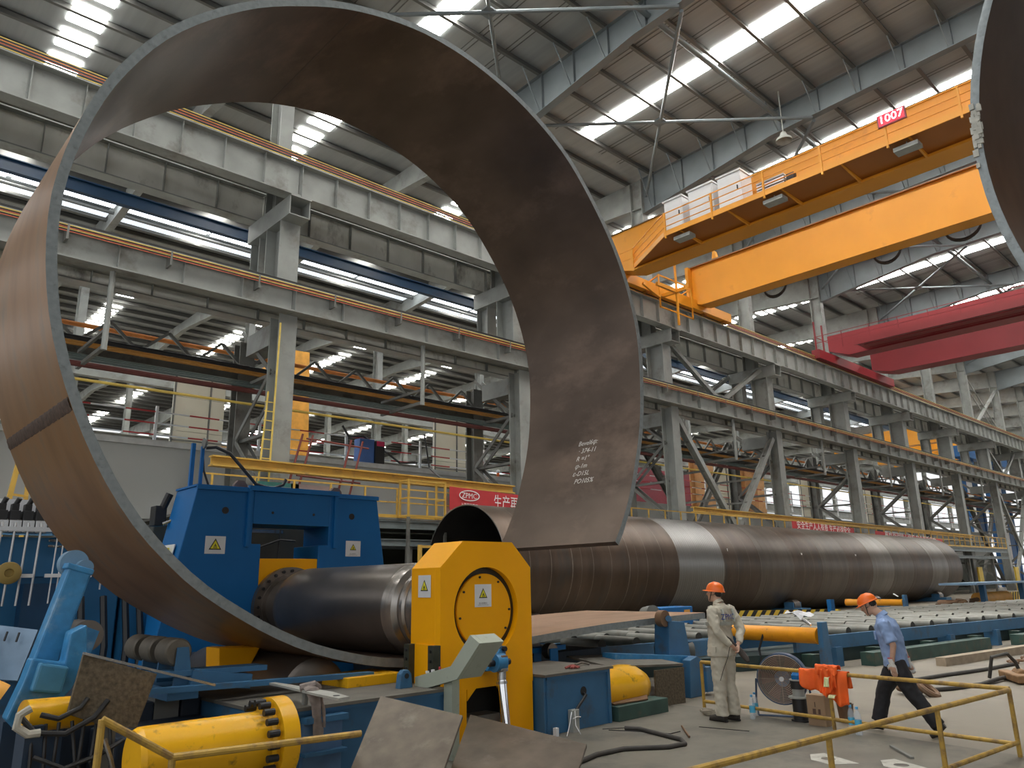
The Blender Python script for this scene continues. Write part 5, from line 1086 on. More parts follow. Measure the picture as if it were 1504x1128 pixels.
part('stand', MB().tube([fc + ux * .33, fc + ux * .35 + Vector((0, 0, -.25)), fc + ux * .34 + Vector((0, 0, -.46))], .015, 6).tube([fc - ux * .33, fc - ux * .35 + Vector((0, 0, -.25)), fc - ux * .34 + Vector((0, 0, -.46))], .015, 6).tube([fc + ux * .34 + Vector((0, 0, -.46)), fc - ux * .34 + Vector((0, 0, -.46))], .015, 6), mat('fan_blue', (1, 1, 1)), t)
t = thing('junction_bollard', 'stubby black and grey bollard with round plates beside the fan', 'bollard', (9.8, 5.17, 0))
part('lower_drum', MB().lathe((9.8, 5.17, 0), (0, 0, 1), [(0, 0), (0, .12), (.02, .12), (.02, .09), (.28, .09), (.28, 0)], 24), BLK, t, smooth=30); part('plate', MB().cyl((9.8, 5.17, .28), (9.8, 5.17, .30), .13, n=24), GL, t, smooth=30)
part('upper_drum', MB().cyl((9.8, 5.17, .30), (9.8, 5.17, .39), .075, n=20), GL, t, smooth=30); part('top_drum', MB().cyl((9.8, 5.17, .39), (9.8, 5.17, .49), .09, n=20), BLK, t, smooth=30); part('top_plate', MB().cyl((9.8, 5.17, .49), (9.8, 5.17, .505), .10, n=20), GL, t, smooth=30); part('blue_plug', MB().lathe((9.8, 5.17, .505), (0, 0, 1), [(0, .07), (.05, .07), (.09, .04), (.1, 0)], 16), BLU, t, smooth=30)
CB = mat('brown_cardboard', (.34, .23, .14), .85, 0, .08, 6)
t = thing('cardboard_box', 'tall brown cardboard box with printed marks under the orange jacket', 'box', (9.68, 4.85, 0))
part('carton', MB().box(9.6, 9.75, 4.74, 4.97, 0, .36), CB, t, bev=.004); part('printed_marks', MB().box(9.597, 9.6, 4.86, 4.90, .14, .2).box(9.597, 9.6, 4.80, 4.83, .14, .2).box(9.597, 9.6, 4.79, 4.91, .09, .11).box(9.597, 9.6, 4.86, 4.87, .22, .28), mat('print_brown', (.12, .07, .05), .8), t)
t = thing('steel_bucket', 'small dark rusty tin behind the cardboard box', 'tin', (10.1, 4.75, 0)); part('body', MB().lathe((10.1, 4.72, 0), (0, 0, 1), [(0, 0), (0, .08), (.22, .1), (.22, .09), (.03, .07)], 18), RUSTP, t, smooth=30); part('rim', MB().ring((10.1, 4.72, .21), (0, 0, 1), .09, .105, .015, 18), DSTL, t)
# jacket draped over the rail
ORJ = mat('orange_workwear_cloth', (.83, .12, .012), .75, 0, .12, 6, bump=.1); RFX = mat('reflective_yellow_green', (.65, .68, .38), .4)
def drape(t, name, mm, ya, yb, front, back, xo, amp, seed, x0=9.48, top=.668):
    random.seed(seed); ph = [random.uniform(0, 6) for _ in range(5)]; nu, nv = 34, 22; vs = []; fs = []
    for i in range(nu + 1):
        u = i / nu; y = ya + (yb - ya) * u
        for j in range(nv + 1):
            v = j / nv; L_ = front(u); B_ = back(u); s = -B_ + (L_ + B_) * v
            f = amp * (sin(u * 17 + ph[0] + v * 2) + .6 * sin(u * 31 + ph[1] - v * 3) + .4 * sin(v * 9 + ph[2] + u * 5)) * (.3 + .7 * abs(s) / .3)
            if abs(s) < .04: x = x0 - s; z = top + .015 * cos(s / .04 * 1.2) + .3 * f
            else: sg = 1 if s > 0 else -1; x = x0 - sg * (.04 + xo * abs(s)) + f; z = top - (abs(s) - .04) + .2 * f
            vs.append((x, y + .3 * f + .012 * (y - 4.65) * s * -8, z))
    for i in range(nu):
        for j in range(nv): a = i * (nv + 1) + j; fs.append((a, a + 1, a + nv + 2, a + nv + 1))
    o = part(name, MB().add(vs, fs), mm, t, smooth=True); md = o.modifiers.new('s', 'SOLIDIFY'); md.thickness = .006; return o
t = thing('orange_work_jacket', 'orange reflective work jacket thrown over the yellow railing', 'jacket', (9.48, 4.62, .3))
drape(t, 'body', ORJ, 4.95, 4.34, lambda u: .20 + .22 * u + .03 * sin(u * 10), lambda u: .22, .06, .026, 4)
drape(t, 'sleeve', ORJ, 4.66, 4.46, lambda u: .30 + .05 * sin(u * 5), lambda u: .05, .12, .02, 9, 9.45, .70); drape(t, 'collar_fold', ORJ, 4.72, 4.44, lambda u: .10 + .04 * sin(u * 9), lambda u: .08, .2, .022, 21, 9.46, .73)
drape(t, 'reflective_strip', RFX, 4.60, 4.54, lambda u: .14, lambda u: .01, .2, .01, 9, 9.425, .60) 
drape(t, 'reflective_strip', RFX, 4.56, 4.48, lambda u: .06, lambda u: .0, .2, .006, 3, 9.40, .40)
# water bottles
PLA = mat('clear_bottle_plastic', (.75, .85, .92), .12, 0, .03, 3, alpha=.28); CAP = mat('light_blue_cap', (.12, .42, .72), .4); LABM = mat('blue_bottle_label', (.08, .42, .66), .5)
def bottle(x, y, L, h=.30, lab=True):
    t = thing('water_bottle', L, 'bottle', (x, y, 0), 'plastic water bottles'); s = h / .30
    part('bottle_body', MB().lathe((x, y, .007), (0, 0, 1), [(0, 0), (0, .034 * s), (.02 * s, .037 * s), (.19 * s, .037 * s), (.22 * s, .033 * s), (.262 * s, .014 * s), (.275 * s, .014 * s), (.275 * s, 0)], 20), PLA, t, smooth=30)
    part('cap', MB().cyl((x, y, .007 + .27 * s), (x, y, .007 + .295 * s), .016 * s, n=14), CAP, t, smooth=30)
    if lab: part('bottle_label', MB().lathe((x, y, .007), (0, 0, 1), [(.08 * s, .0378 * s), (.16 * s, .0378 * s)], 20), LABM, t, smooth=30)
bottle(9.52, 5.69, 'clear water bottle beside the fan, nearer to us'); bottle(9.75, 5.78, 'clear water bottle behind another one beside the fan'); bottle(9.50, 4.38, 'clear water bottle with blue label, left of the pair by the railing'); bottle(9.36, 4.24, 'clear water bottle with blue label, right of the pair by the railing', .31)
# things on the floor
RUB = mat('dusty_black_rubber', (.05, .045, .04), .7, 0, .2, 8)
solo('black_hose', MB().tube([(7.84, 6.46, .03), (7.92, 6.30, .03), (7.8, 5.85, .03), (7.72, 5.55, .03), (7.55, 5.38, .03), (7.3, 5.42, .03), (6.9, 5.72, .03), (6.5, 5.75, .03), (6.1, 5.65, .03), (5.7, 5.5, .03)], .025, 10), RUB, 'thick black hose snaking across the deck in front of the blue box', 'hose', smooth=True)
solo('steel_rod', MB().cyl((7.95, 5.6, .02), (8.45, 6.05, .02), .012, n=8), RUSTP, 'thin rusty steel rod lying on the deck by the black hose', 'rod')
solo('thin_wire', MB().tube([(7.7, 6.6, .01), (7.9, 6.2, .01), (8.0, 5.9, .01), (8.2, 5.9, .01)], .006, 5).tube([(7.7, 6.7, .01), (8.1, 6.45, .01), (7.9, 5.75, .01)], .005, 5), BLK, 'thin black wires scattered on the deck near the green pedestal', 'wire')
solo('dark_slit', MB().beam((8.6, 5.9, .008), (8.75, 5.3, .008), .02, .008), BLK, 'dark thin strip lying on the deck left of the man in beige', 'strip')
m = MB()
for k in range(3): m.tube([(9.42 + .06 * cos(a), 6.22 + .13 * sin(a) + .03 * k, .03 + .015 * k + .01 * sin(a * 2)) for a in [2 * pi * i / 16 for i in range(15)]], .018, 7)
solo('coiled_strap', m, mat('beige_strap', (.25, .22, .17), .8, 0, .2, 10), 'small coiled beige strap on the floor beside the railing post', 'strap', smooth=True)
solo('flat_iron_bar', MB().beam((8.93, 3.72, .02), (8.50, 3.35, .02), .035, .02), DGREY, 'short dark flat iron bar on the deck near the front railing', 'bar')
solo('flat_iron_bar', MB().beam((8.4, 2.3, .012), (7.7, 2.45, .012), .03, .015), DGREY, 'dark bar lying on the floor in the bottom right corner', 'bar')
MARK = mat('pale_floor_paint', (.44, .43, .38), .7, 0, .1, 10, dirt=(.2, .19, .16), dirt_amt=.25, dirt_scale=8)
for (x, y), L in (((7.95, 3.95), 'worn pale painted letter on the deck, left one'), ((8.15, 3.32), 'worn pale painted letter on the deck, right one')):
    def P2(u, v): return (x + u * .25 - v * .3, y + u * .45 + v * .15)
    m = MB().holed([P2(-.5, -.5), P2(.5, -.4), P2(.5, .1), P2(.1, .5), P2(-.35, .35)], P2(.05, -.05), .07, 'z', .006, .009, 24); solo('painted_letter', m, MARK, L, 'marking')
m = MB().tube([(13.1, 4.9, .03), (13.6, 5.3, .04), (14.3, 5.55, .03), (15.6, 5.35, .03), (16.8, 5.1, .03), (18.2, 4.95, .03)], .035, 8).tube([(13.2, 5.0, .03), (13.8, 4.7, .03), (14.6, 4.5, .03), (15.4, 4.45, .05), (16.4, 4.3, .05), (17.8, 4.1, .03)], .035, 8).tube([(15.4, 4.6, .05), (15.35, 4.5, .4), (15.5, 4.3, .45), (15.7, 4.25, .3), (15.75, 4.2, .05)], .03, 8)
solo('lifting_sling', m, RUB, 'dark heavy lifting sling lying on the floor right of the walking man', 'sling', smooth=True)
m = MB()
for k in range(2): m.tube([(13.0 + .12 * cos(a), 4.75 + .3 * k + .12 * sin(a), .09 + .09 * sin(a) * (1 - k)) for a in [2 * pi * i / 14 for i in range(15)]], .05, 8)
solo('lifting_shackle', m, RUSTP, 'rusty lifting shackles on the sling just behind the walking man', 'shackle', smooth=True)
solo('lifting_clamp', MB().prism([(15.1, 4.1), (15.9, 4.6), (16.1, 4.5), (15.3, 3.95)], 'z', 0.02, .14).cyl((15.5, 4.1, .1), (15.9, 4.3, .1), .1, n=12), mat('rusty_orange_clamp', (.30, .17, .08), .6, .2, .3, 8), 'rusty lifting clamp at the end of the sling', 'clamp', bev=.02)
solo('timber_baulk', MB().beam((17.3, 6.0, .08), (22.0, 5.4, .08), .2, .16), mat('pale_timber', (.36, .29, .21), .8, 0, .15, 6), 'pale timber baulk lying in front of the conveyor at the right', 'timber')
solo('chain_pile', (lambda m: [m.tube([(18.2 + .15 * k + .07 * cos(a), 4.95 + .1 * sin(k) + .07 * sin(a), .06) for a in [2 * pi * i / 8 for i in range(9)]], .025, 6) for k in range(9)] and m)(MB()), RUSTP, 'small pile of rusty chain beside the timber baulk', 'chain', kind='stuff')
t = thing('far_blue_gearbox', 'small blue box with a cable drum beyond the plate edge', 'machine', (16.8, 12, 0)); part('box', MB().box(16.2, 17.6, 12.0, 12.6, .0, 1.1), BLU, t, bev=.02); part('drum', MB().cyl((15.9, 12.0, 1.0), (16.1, 12.4, .95), .18, n=20), DGREY, t, smooth=30); part('label_plate', MB().box(17.2, 17.45, 11.985, 12.0, .85, 1.02), JO, t)
solo('plastic_wrap', MB().add([(19.0 + .13 * i, 9.75 + .11 * j - .03 * i, .735 + (.11 * abs(sin(i * 1.9 + j * 2.3)) + .03 * j)) for j in range(5) for i in range(6)], [(6 * j + i, 6 * j + i + 1, 6 * j + i + 7, 6 * j + i + 6) for j in range(4) for i in range(5)]), mat('grey_white_film', (.45, .46, .48), .35), 'white crumpled plastic sheet on the conveyor under the tube', 'sheet')
# ================================================================ people
SKIN = mat('skin', (.50, .30, .21), .5, 0, .06, 12); HAIR = mat('black_hair', (.012, .010, .009), .6, 0, .3, 30)
HELM = mat('orange_safety_helmet', (.90, .16, .015), .28, 0, .03, 4); SHOE = mat('dark_work_shoe', (.035, .03, .026), .5, 0, .2, 8)
def remesh(mb, name, voxel, m, parent, smooth_it=4, bump_fold=0.0, label=None):
    loc = LOC[parent.name]; me = mb.mesh(name, loc); o = bpy.data.objects.new(name, me); COL.objects.link(o)
    r = o.modifiers.new('r', 'REMESH'); r.mode = 'VOXEL'; r.voxel_size = voxel; r.use_smooth_shade = True
    s = o.modifiers.new('s', 'SMOOTH'); s.iterations = smooth_it; s.factor = .5
    bpy.context.view_layer.update(); dg = bpy.context.evaluated_depsgraph_get()
    nm = bpy.data.meshes.new_from_object(o.evaluated_get(dg)); bpy.data.objects.remove(o); bpy.data.meshes.remove(me); nm.name = name
    if bump_fold:
        from mathutils import noise
        for v in nm.vertices:
            w = v.co; f = 1 - 2.2 * abs(noise.noise(Vector((w.x * 8, w.y * 8, w.z * 9 + w.x * 4)))) + .5 * (1 - 2 * abs(noise.noise(Vector((w.x * 19, w.y * 19, w.z * 17 + 5))))) - .8
            v.co += v.normal * f * bump_fold
    nm.materials.clear(); nm.materials.append(m)
    o = bpy.data.objects.new(name, nm); COL.objects.link(o); o.parent = parent; LOC[o.name] = loc
    if label: o['label'] = label
    return o
class Fig:
    def __init__(s, x, y, yaw, k): s.b = Vector((x, y, 0)); s.F = Vector((cos(yaw), sin(yaw), 0)); s.S = Vector((-sin(yaw), cos(yaw), 0)); s.k = k
    def p(s, f, l, u): return s.b + (s.F * f + s.S * l) * s.k + Vector((0, 0, u * s.k))
    def stack(s, mb, secs, n=20):   # horizontal oval rings (f, l, u, rf, rl)
        vs = []; fs = []
        for f, l, u, rf, rl in secs:
            for i in range(n): t = 2 * pi * i / n; vs.append(s.p(f + rf * cos(t), l + rl * sin(t), u))
        for i in range(len(secs) - 1):
            for j in range(n): fs.append((i * n + j, i * n + (j + 1) % n, (i + 1) * n + (j + 1) % n, (i + 1) * n + j))
        fs += [tuple(range(n - 1, -1, -1)), tuple(range(len(vs) - n, len(vs)))]
        return mb.add(vs, fs)
    def limb(s, mb, pts, rad, n=14):
        return mb.tube([s.p(*q) for q in pts], 0, n, radii=[r * s.k for r in rad])
    def ball(s, mb, c, r, sc=(1, 1, 1), n=12):
        vs = []; fs = []
        for i in range(1, n):
            a = pi * i / n
            for j in range(n): t = 2 * pi * j / n; vs.append(s.p(c[0] + r * sc[0] * sin(a) * cos(t), c[1] + r * sc[1] * sin(a) * sin(t), c[2] + r * sc[2] * cos(a)))
        for i in range(n - 2):
            for j in range(n): fs.append((i * n + j, i * n + (j + 1) % n, (i + 1) * n + (j + 1) % n, (i + 1) * n + j))
        fs += [tuple(range(n)), tuple(range(len(vs) - 1, len(vs) - n - 1, -1))]
        return mb.add(vs, fs)
    def hand(s, mb, wrist, tip, palm_n, r=.009, curl=.5, thumb=1):
        w = Vector(wrist); t = Vector(tip); d = (t - w).normalized(); n_ = Vector(palm_n); n_ = (n_ - d * n_.dot(d)).normalized(); side = d.cross(n_)
        s.limb(mb, [w - d * .02, w + d * .03, w + d * .085], [.024, .03, .026], 12); s.limb(mb, [w + side * .022 + d * .03, w + side * .026 + d * .085], [.016, .014], 8); s.limb(mb, [w - side * .022 + d * .03, w - side * .026 + d * .085], [.016, .014], 8)
        for i, (o, L) in enumerate(((-.031, .072), (-.0105, .082), (.0105, .078), (.031, .06))):
            a = w + side * o * .9 + d * .075; b = a + d * L * .42; c = b + (d * cos(curl) + n_ * sin(curl)) * L * .33; e = c + (d * cos(curl * 1.8) + n_ * sin(curl * 1.8)) * L * .27
            s.limb(mb, [a, b, c, e], [r * 1.1, r, r * .92, r * .75], 8)
        a = w + side * -.028 * thumb + d * .02; b = a + (d * .6 - side * thumb * .7 + n_ * .3).normalized() * .035; c = b + (d * .85 - side * thumb * .25 + n_ * .35).normalized() * .03
        s.limb(mb, [a, b, c], [r * 1.4, r * 1.15, r * .85], 8)
def head(F, mb, hc, tilt):
    # hc centre of the skull; tilt = forward pitch
    def q(f, l, u): return (hc[0] + f * cos(tilt) + u * sin(tilt), hc[1] + l, hc[2] - f * sin(tilt) + u * cos(tilt))
    n = 20; vs = []; fs = []
    prof = [(-.120, .030, .020, .045), (-.112, .048, .036, .035), (-.095, .066, .052, .022), (-.07, .082, .063, .008), (-.04, .090, .069, .0), (-.01, .095, .073, -.004), (.02, .097, .076, -.006), (.05, .095, .075, -.008), (.08, .082, .066, -.008), (.102, .058, .048, -.006), (.114, .028, .024, -.005)]
    for u, rf, rl, of in prof:
        for i in range(n): t = 2 * pi * i / n; vs.append(F.p(*q(of + rf * cos(t), rl * sin(t), u)))
    for i in range(len(prof) - 1):
        for j in range(n): fs.append((i * n + j, i * n + (j + 1) % n, (i + 1) * n + (j + 1) % n, (i + 1) * n + j))
    fs += [tuple(range(n - 1, -1, -1)), tuple(range(len(vs) - n, len(vs)))]; mb.add(vs, fs)
    F.limb(mb, [q(.088, 0, .018), q(.100, 0, -.010), q(.112, 0, -.030), q(.098, 0, -.040)], [.008, .011, .014, .010], 8)
    F.limb(mb, [q(.074, -.03, .022), q(.084, 0, .026), q(.074, .03, .022)], [.010, .011, .010], 8)
    F.limb(mb, [q(.080, -.018, -.062), q(.092, 0, -.060), q(.080, .018, -.062)], [.007, .008, .007], 8); F.limb(mb, [q(.078, -.016, -.074), q(.089, 0, -.074), q(.078, .016, -.074)], [.006, .008, .006], 8)
    F.ball(mb, q(.072, 0, -.105), .018)
    for d in (-1, 1): F.limb(mb, [q(-.004, d * .074, .02), q(-.014, d * .084, .008), q(-.008, d * .082, -.018), q(.0, d * .074, -.03)], [.008, .012, .010, .007], 8)
    return q
def face_bits(F, q, parent):
    w = MB(); b = MB(); l = MB()
    for d in (-1, 1):
        F.ball(w, q(.080, d * .030, .004), .011, (.6, 1, .7)); F.ball(b, q(.0865, d * .031, .004), .005); F.limb(l, [q(.078, d * .016, .024), q(.086, d * .032, .030), q(.074, d * .048, .024)], [.003, .004, .003], 6)
    F.limb(l, [q(.088, -.016, -.068), q(.096, 0, -.067), q(.088, .016, -.068)], [.002, .003, .002], 6)
    part('eye', w, mat('eye_white', (.75, .72, .68), .3), parent, smooth=True); part('pupil', b, BLK, parent, smooth=True); part('eyebrow', l, HAIR, parent, smooth=True)
def helmet(F, q, parent):
    n = 28; vs = []; fs = []; pr = [(.028, .126, .098), (.034, .124, .097), (.06, .121, .094), (.09, .110, .086), (.115, .090, .072), (.132, .064, .052), (.142, .034, .028), (.145, .004, .004)]
    for u, rf, rl in pr:
        for i in range(n): t = 2 * pi * i / n; vs.append(F.p(*q(-.004 + rf * cos(t), rl * sin(t), u + .004 * (rf > .12) * cos(t))))
    for i in range(len(pr) - 1):
        for j in range(n): fs.append((i * n + j, i * n + (j + 1) % n, (i + 1) * n + (j + 1) % n, (i + 1) * n + j))
    fs.append(tuple(range(len(vs) - n, len(vs)))); m = MB().add(vs, fs)
    h = part('safety_helmet', m, HELM, parent, smooth=50)
    vs = []; fs = []
    for i in range(n):
        t = 2 * pi * i / n; e = .045 * max(0, cos(t)) ** 1.5 + .008
        for k, (a, z) in enumerate(((0, .034), (e, .022), (e, .018), (0, .026))): vs.append(F.p(*q(-.004 + (.125 + a) * cos(t), (.097 + a * .7) * sin(t), z)))
    for i in range(n):
        j = (i + 1) % n
        for k in range(4): fs.append((4 * i + k, 4 * j + k, 4 * j + (k + 1) % 4, 4 * i + (k + 1) % 4))
    part('helmet_brim', MB().add(vs, fs), HELM, h, smooth=50)
    m = MB()
    for l in (-.03, 0, .03): F.limb(m, [q(.07, l, .118), q(.02, l, .142 - abs(l) * .25), q(-.05, l, .136 - abs(l) * .2), q(-.09, l * .8, .10)], [.005, .007, .007, .005], 8)
    part('helmet_rib', m, HELM, h, smooth=50)
    m = MB(); F.limb(m, [q(.01, .084, .04), q(.03, .076, -.03), q(.05, .055, -.09), q(.055, 0, -.128), q(.05, -.055, -.09), q(.03, -.076, -.03), q(.01, -.084, .04)], [.005] * 7, 6); F.limb(m, [q(-.05, .078, .035), q(-.02, .082, -.02), q(.03, .076, -.03)], [.004] * 3, 6)
    part('chin_strap', m, BLK, parent, smooth=True)
    m = MB(); vs = []
    F.ball(m, q(-.035, 0, .0), .075, (.88, .98, .95), 14); part('hair', m, HAIR, parent, smooth=True)

# ---- man in beige, hands clasped behind his back, looking away to the left
F = Fig(9.20, 5.86, radians(83), .995)
t = thing('person', 'person in beige work clothes and orange helmet standing with hands behind the back', 'person', F.p(0, 0, 0))
BEI = mat('beige_work_cloth', (.50, .46, .37), .85, 0, .07, 6, bump=.12)
b = MB()
hc = (.055, 0, 1.605)
FH = Fig(9.20, 5.86, radians(102), .995); hc = (.045, -.02, 1.605)
q = head(FH, b, hc, -.10)
F.limb(b, [(-.01, 0, 1.40), (.01, 0, 1.47), (.035, 0, 1.55)], [.07, .056, .054]); F.stack(b, [(.0, 0, .88, .09, .14), (.01, 0, 1.0, .085, .13), (.01, 0, 1.2, .10, .15), (-.01, 0, 1.36, .09, .16), (-.02, 0, 1.42, .06, .10)])
for d in (-1, 1):
    F.limb(b, [(0, d * .09, .9), (.01, d * .10, .48), (-.02 + .02 * d, d * .10, .09)], [.075, .05, .036]); F.limb(b, [(-.02 + .02 * d, d * .10, .06), (.12 + .02 * d, d * .115, .045)], [.035, .03])
aL = [(-.03, .19, 1.37), (-.13, .235, 1.12), (-.22, .10, .955), (-.235, .04, .93)]; aR = [(-.03, -.19, 1.37), (-.15, -.225, 1.13), (-.22, -.07, .97), (-.235, -.02, .945)]
for a in (aL, aR): F.limb(b, a, [.045, .038, .027, .024])
F.hand(b, (-.228, .05, .935), (-.245, -.03, .88), (0.1, -1, 0), curl=.7); F.hand(b, (-.232, -.03, .95), (-.26, .02, .87), (.1, 1, -.2), curl=.9, thumb=-1)
remesh(b, 'body', .0085, SKIN, t, 3)
face_bits(FH, q, t); helmet(FH, q, t)
j = MB()
F.stack(j, [(.015, 0, .80, .165, .215), (.015, 0, .86, .16, .212), (.012, 0, .95, .145, .20), (.012, 0, 1.04, .132, .185), (.018, 0, 1.16, .13, .185), (.010, 0, 1.28, .13, .195), (-.005, 0, 1.36, .12, .20), (-.018, 0, 1.415, .095, .165), (-.015, 0, 1.455, .072, .09), (-.005, 0, 1.475, .066, .068)])
for a in (aL, aR): F.limb(j, [(-.015, a[0][1] * .75, 1.385)] + a[:1] + [((a[0][0] + a[1][0]) / 2 - .005, (a[0][1] + a[1][1]) / 2 + .01 * (1 if a[0][1] > 0 else -1), 1.25)] + a[1:3], [.075, .078, .068, .062, .043])
jk = remesh(j, 'jacket', .012, BEI, t, 4, .013, label='beige work jacket with grey reflective bands')
tr_ = MB()
F.stack(tr_, [(.0, 0, .80, .10, .155), (0, 0, .86, .118, .17), (0, 0, .93, .112, .16), (0, 0, .98, .10, .15)])
for d in (-1, 1): F.limb(tr_, [(0, d * .085, .90), (.005, d * .09, .70), (.012, d * .09, .48), (-.005 + .02 * d, d * .095, .26), (-.015 + .02 * d, d * .10, .075)], [.105, .102, .088, .080, .083])
remesh(tr_, 'trousers', .012, BEI, t, 4, .012)
for d in (-1, 1):
    s = MB(); F.limb(s, [(-.065 + .02 * d, d * .10, .045), (0 + .02 * d, d * .10, .055), (.09 + .02 * d, d * .112, .045), (.165 + .02 * d, d * .118, .032)], [.04, .05, .044, .030], 14)
    sh = part('shoe', s, SHOE, t, smooth=True); so = MB(); F.limb(so, [(-.09 + .02 * d, d * .10, .015), (.05 + .02 * d, d * .108, .015), (.185 + .02 * d, d * .118, .015)], [.015, .0155, .013], 8); part('sole', so, BLK, sh, smooth=True)
REF = mat('grey_reflective_tape', (.40, .41, .36), .4, .2)
def band(F, secs, u, w, m, parent, l0=-1, l1=1):
    mb = MB(); f, l, rf, rl = secs; F.stack(mb, [(f, l, u - w / 2, rf, rl), (f, l, u + w / 2, rf, rl)], 28); return part('reflective_band', mb, m, parent, smooth=50)
band(F, (.013, 0, .155, .216), 1.215, .045, REF, jk)
m = MB()
for d in (-1, 1): m.tube([F.p(-.128, d * .10, 1.40), F.p(-.154, d * .105, 1.32), F.p(-.152, d * .10, 1.24)], .02, 8, flat=.3)
part('reflective_strap', m, REF, jk, smooth=True)
def backtext(a, b_, c_): return F.p(-.136 - c_ - .0 * abs(a), -a, 1.29 + b_)
part('back_lettering', text_mb('ZPMC', .10, lambda a, b_, c_: F.p(-.176 + 1.2 * (a * a), -a + .03, 1.30 + b_), .012), mat('blue_lettering', (.02, .06, .42), .6), jk)
m = MB(); m.add([F.p(-.06, .192, .93), F.p(.06, .197, .93), F.p(.06, .201, .86), F.p(-.06, .199, .86), F.p(-.06, .205, .93), F.p(.06, .21, .93), F.p(.06, .212, .86), F.p(-.06, .21, .86)], [(0, 1, 2, 3), (7, 6, 5, 4), (0, 4, 5, 1), (1, 5, 6, 2), (2, 6, 7, 3), (3, 7, 4, 0)]); part('pocket_flap', m, BEI, jk)
m = MB(); F.limb(m, [(-.005, 0, 1.462), (.02, 0, 1.50)], [.075, .064], 18); part('collar', m, BEI, jk, smooth=50)
m = MB(); F.limb(m, [(-.235, -.01, .93), (-.28, -.03, .86), (-.34, -.05, .78), (-.37, -.04, .75)], [.03, .042, .035, .02], 10); F.limb(m, [(-.25, .03, .94), (-.20, .09, 1.02), (-.165, .14, 1.07)], [.022, .026, .016], 8)
solo('work_gloves', m, mat('dark_brown_glove', (.05, .04, .035), .8, 0, .3, 15), 'dark brown work gloves held behind the back of the person in beige', 'gloves', smooth=True)
solo('cord', MB().tube([F.p(-.22, .10, .96), F.p(-.20, .15, .80), F.p(-.14, .19, .64), F.p(-.10, .21, .52)], .004, 5), BLK, 'thin dark cord hanging from the hands of the person in beige', 'cord', smooth=True)

# ---- man in light blue, striding to the left
F = Fig(9.77, 3.90, radians(100), .95)
t = thing('person', 'person in light blue short-sleeved shirt, black trousers and orange helmet striding left', 'person', F.p(0, 0, 0))
BSH = mat('light_blue_shirt', (.24, .34, .56), .8, 0, .06, 6, bump=.1); BTR = mat('black_trousers', (.012, .012, .015), .75, 0, .2, 6)
b = MB(); hc = (.215, .0, 1.515)
q = head(F, b, hc, .42)
F.limb(b, [(.055, 0, 1.33), (.09, 0, 1.40), (.17, 0, 1.455)], [.055, .056, .055]); F.stack(b, [(-.02, 0, .82, .09, .13), (-.01, 0, .95, .085, .125), (.03, 0, 1.12, .09, .13), (.045, 0, 1.25, .075, .12), (.055, 0, 1.32, .05, .08)])
legL = [(-.02, .085, .84), (.20, .09, .50), (.30, .085, .10)]; legR = [(-.02, -.085, .84), (-.14, -.085, .48), (-.40, -.08, .14)]
F2 = [( -.02, .085, .84), (-.16, .09, .50), (-.42, .085, .12)]; G2 = [(-.02, -.085, .84), (.18, -.085, .49), (.30, -.08, .09)]
for a in (F2, G2): F.limb(b, a, [.07, .048, .034])
aL = [(.03, .19, 1.29), (-.06, .235, 1.04), (-.03, .235, .90), (-.02, .235, .83)]; aR = [(.03, -.19, 1.29), (-.05, -.24, 1.05), (-.10, -.23, .87), (-.11, -.22, .82)]
for a in (aL, aR): F.limb(b, a, [.045, .038, .030, .026])
F.hand(b, (-.02, .235, .82), (-.03, .23, .72), (.0, -1, 0), curl=.3); F.hand(b, (-.115, -.22, .81), (-.15, -.21, .72), (0, 1, 0), curl=.6, thumb=-1)
remesh(b, 'body', .0085, SKIN, t, 3)
face_bits(F, q, t); helmet(F, q, t)
j = MB()
F.stack(j, [(-.02, 0, .78, .145, .19), (-.015, 0, .88, .14, .185), (.0, 0, 1.02, .142, .185), (.025, 0, 1.16, .15, .20), (.035, 0, 1.26, .14, .205), (.045, 0, 1.325, .11, .165), (.065, 0, 1.375, .075, .085), (.08, 0, 1.40, .066, .07)])
for a in (aL, aR): F.limb(j, [(.03, a[0][1] * .75, 1.30), a[0], ((a[0][0] * .45 + a[1][0] * .55), a[0][1] * .45 + a[1][1] * .55, 1.15), ((a[0][0] * .12 + a[1][0] * .88), a[1][1] * .99, 1.07)], [.07, .075, .072, .070])
sh_ = remesh(j, 'shirt', .012, BSH, t, 4, .009)
part('shirt_collar', (lambda m: F.limb(m, [(.062, 0, 1.37), (.095, 0, 1.415)], [.080, .068], 18))(MB()), BSH, sh_, smooth=50)
m = MB(); F.stack(m, [(.152, .09, 1.10, .02, .05), (.158, .09, 1.2, .02, .05)], 10); part('breast_pocket', m, BSH, sh_)
m = MB(); F.stack(m, [(-.02, 0, .76, .12, .165), (-.018, 0, .82, .118, .16), (-.015, 0, .86, .108, .15)])
for a in (F2, G2):
    a0, a1, a2 = map(Vector, a); F.limb(m, [a0 + Vector((0, 0, -.0)), (a0 + a1) / 2, a1, (a1 + a2) / 2, a2 + (a1 - a2) * .06], [.12, .115, .094, .084, .086])
remesh(m, 'trousers', .012, BTR, t, 4, .006)
m = MB(); F.stack(m, [(-.02, 0, .775, .128, .172), (-.02, 0, .805, .126, .170)], 24); part('belt', m, BLK, t, smooth=50)
for (fx_, lx, ux_, pitch) in ((-.42, .085, .10, -.75), (.30, -.08, .035, .10)):
    m = MB(); c, s_ = cos(pitch), sin(pitch); g = lambda a, z: (fx_ + a * c - z * s_ * 0, lx, max(.02, ux_ + a * s_ + z))
    F.limb(m, [g(-.06, .02), g(.0, .03), g(.09, .01), g(.16, 0)], [.036, .045, .040, .028], 14); part('shoe', m, SHOE, t, smooth=True)
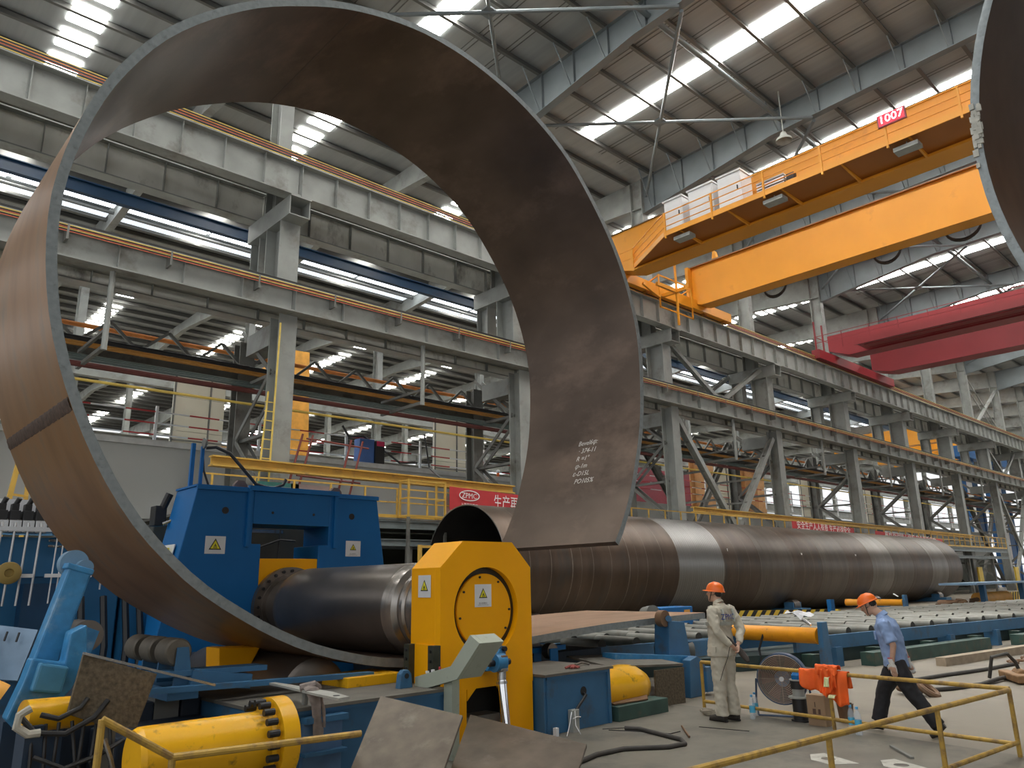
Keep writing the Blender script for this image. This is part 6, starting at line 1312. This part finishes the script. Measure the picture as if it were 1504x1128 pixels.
GLV = mat('white_knit_glove', (.62, .61, .57), .9, 0, .12, 20)
for w, tp, nn, cu, th in (((-.02, .235, .84), (-.03, .23, .72), (0, -1, 0), .35, 1), ((-.113, -.22, .82), (-.15, -.21, .72), (0, 1, 0), .65, -1)):
    m = MB(); F.hand(m, w, tp, nn, r=.0125, curl=cu, thumb=th); F.limb(m, [Vector(w) + Vector((.01, 0, .05)), w], [.036, .032], 12)
    g = remesh(m, 'glove', .006, GLV, t, 2); mm = MB(); F.limb(mm, [Vector(w) + Vector((.01, 0, .052)), Vector(w) + Vector((.01, 0, .060))], [.038, .038], 14); part('red_cuff', mm, REDP, g, smooth=50)
    
# person in orange seated far away on the grey rooms
F = Fig(27.2, 30.3, radians(250), 1.0)
t = thing('person', 'tiny person in orange clothes far away behind the railing on the grey rooms', 'person', (27.2, 30.3, 6.7))
F.b = Vector((27.2, 30.3, 6.65))
m = MB(); F.stack(m, [(0, 0, .0, .2, .25), (0, 0, .3, .15, .2), (0, 0, .6, .13, .2), (.05, 0, .72, .06, .07), (.08, 0, .78, .08, .075), (.08, 0, .9, .09, .08), (.08, 0, .97, .04, .04)]); F.limb(m, [(0, .2, .6), (.2, .22, .4), (.3, .1, .35)], [.06, .05, .04]); F.limb(m, [(0, -.2, .6), (.2, -.22, .4), (.3, -.1, .35)], [.06, .05, .04]); F.limb(m, [(0, .1, .1), (.4, .12, .1), (.5, .12, .1)], [.1, .08, .06]); F.limb(m, [(0, -.1, .1), (.4, -.12, .1), (.5, -.12, .1)], [.1, .08, .06])
remesh(m, 'body', .03, mat('orange_overall', (.75, .16, .03), .7), t, 2)
m = MB(); F.ball(m, (.08, 0, .93), .11); part('helmet', m, WHT, t, smooth=True)

# ================================================================ tell the repeats apart by where they stand along the hall
ORD += ['eighteenth', 'nineteenth', 'twentieth']
bpy.context.view_layer.update()
_same = {}
for o in SC.objects:
    if o.parent is None and o.get('label'): _same.setdefault(o['label'], []).append(o)
for L, os_ in _same.items():
    if 1 < len(os_) <= 20 and len(L.split()) <= 12:
        os_.sort(key=lambda o: (o.location.x, -o.location.y))
        for i, o in enumerate(os_): o['label'] = L + ', ' + ORD[i] + ' from the left'
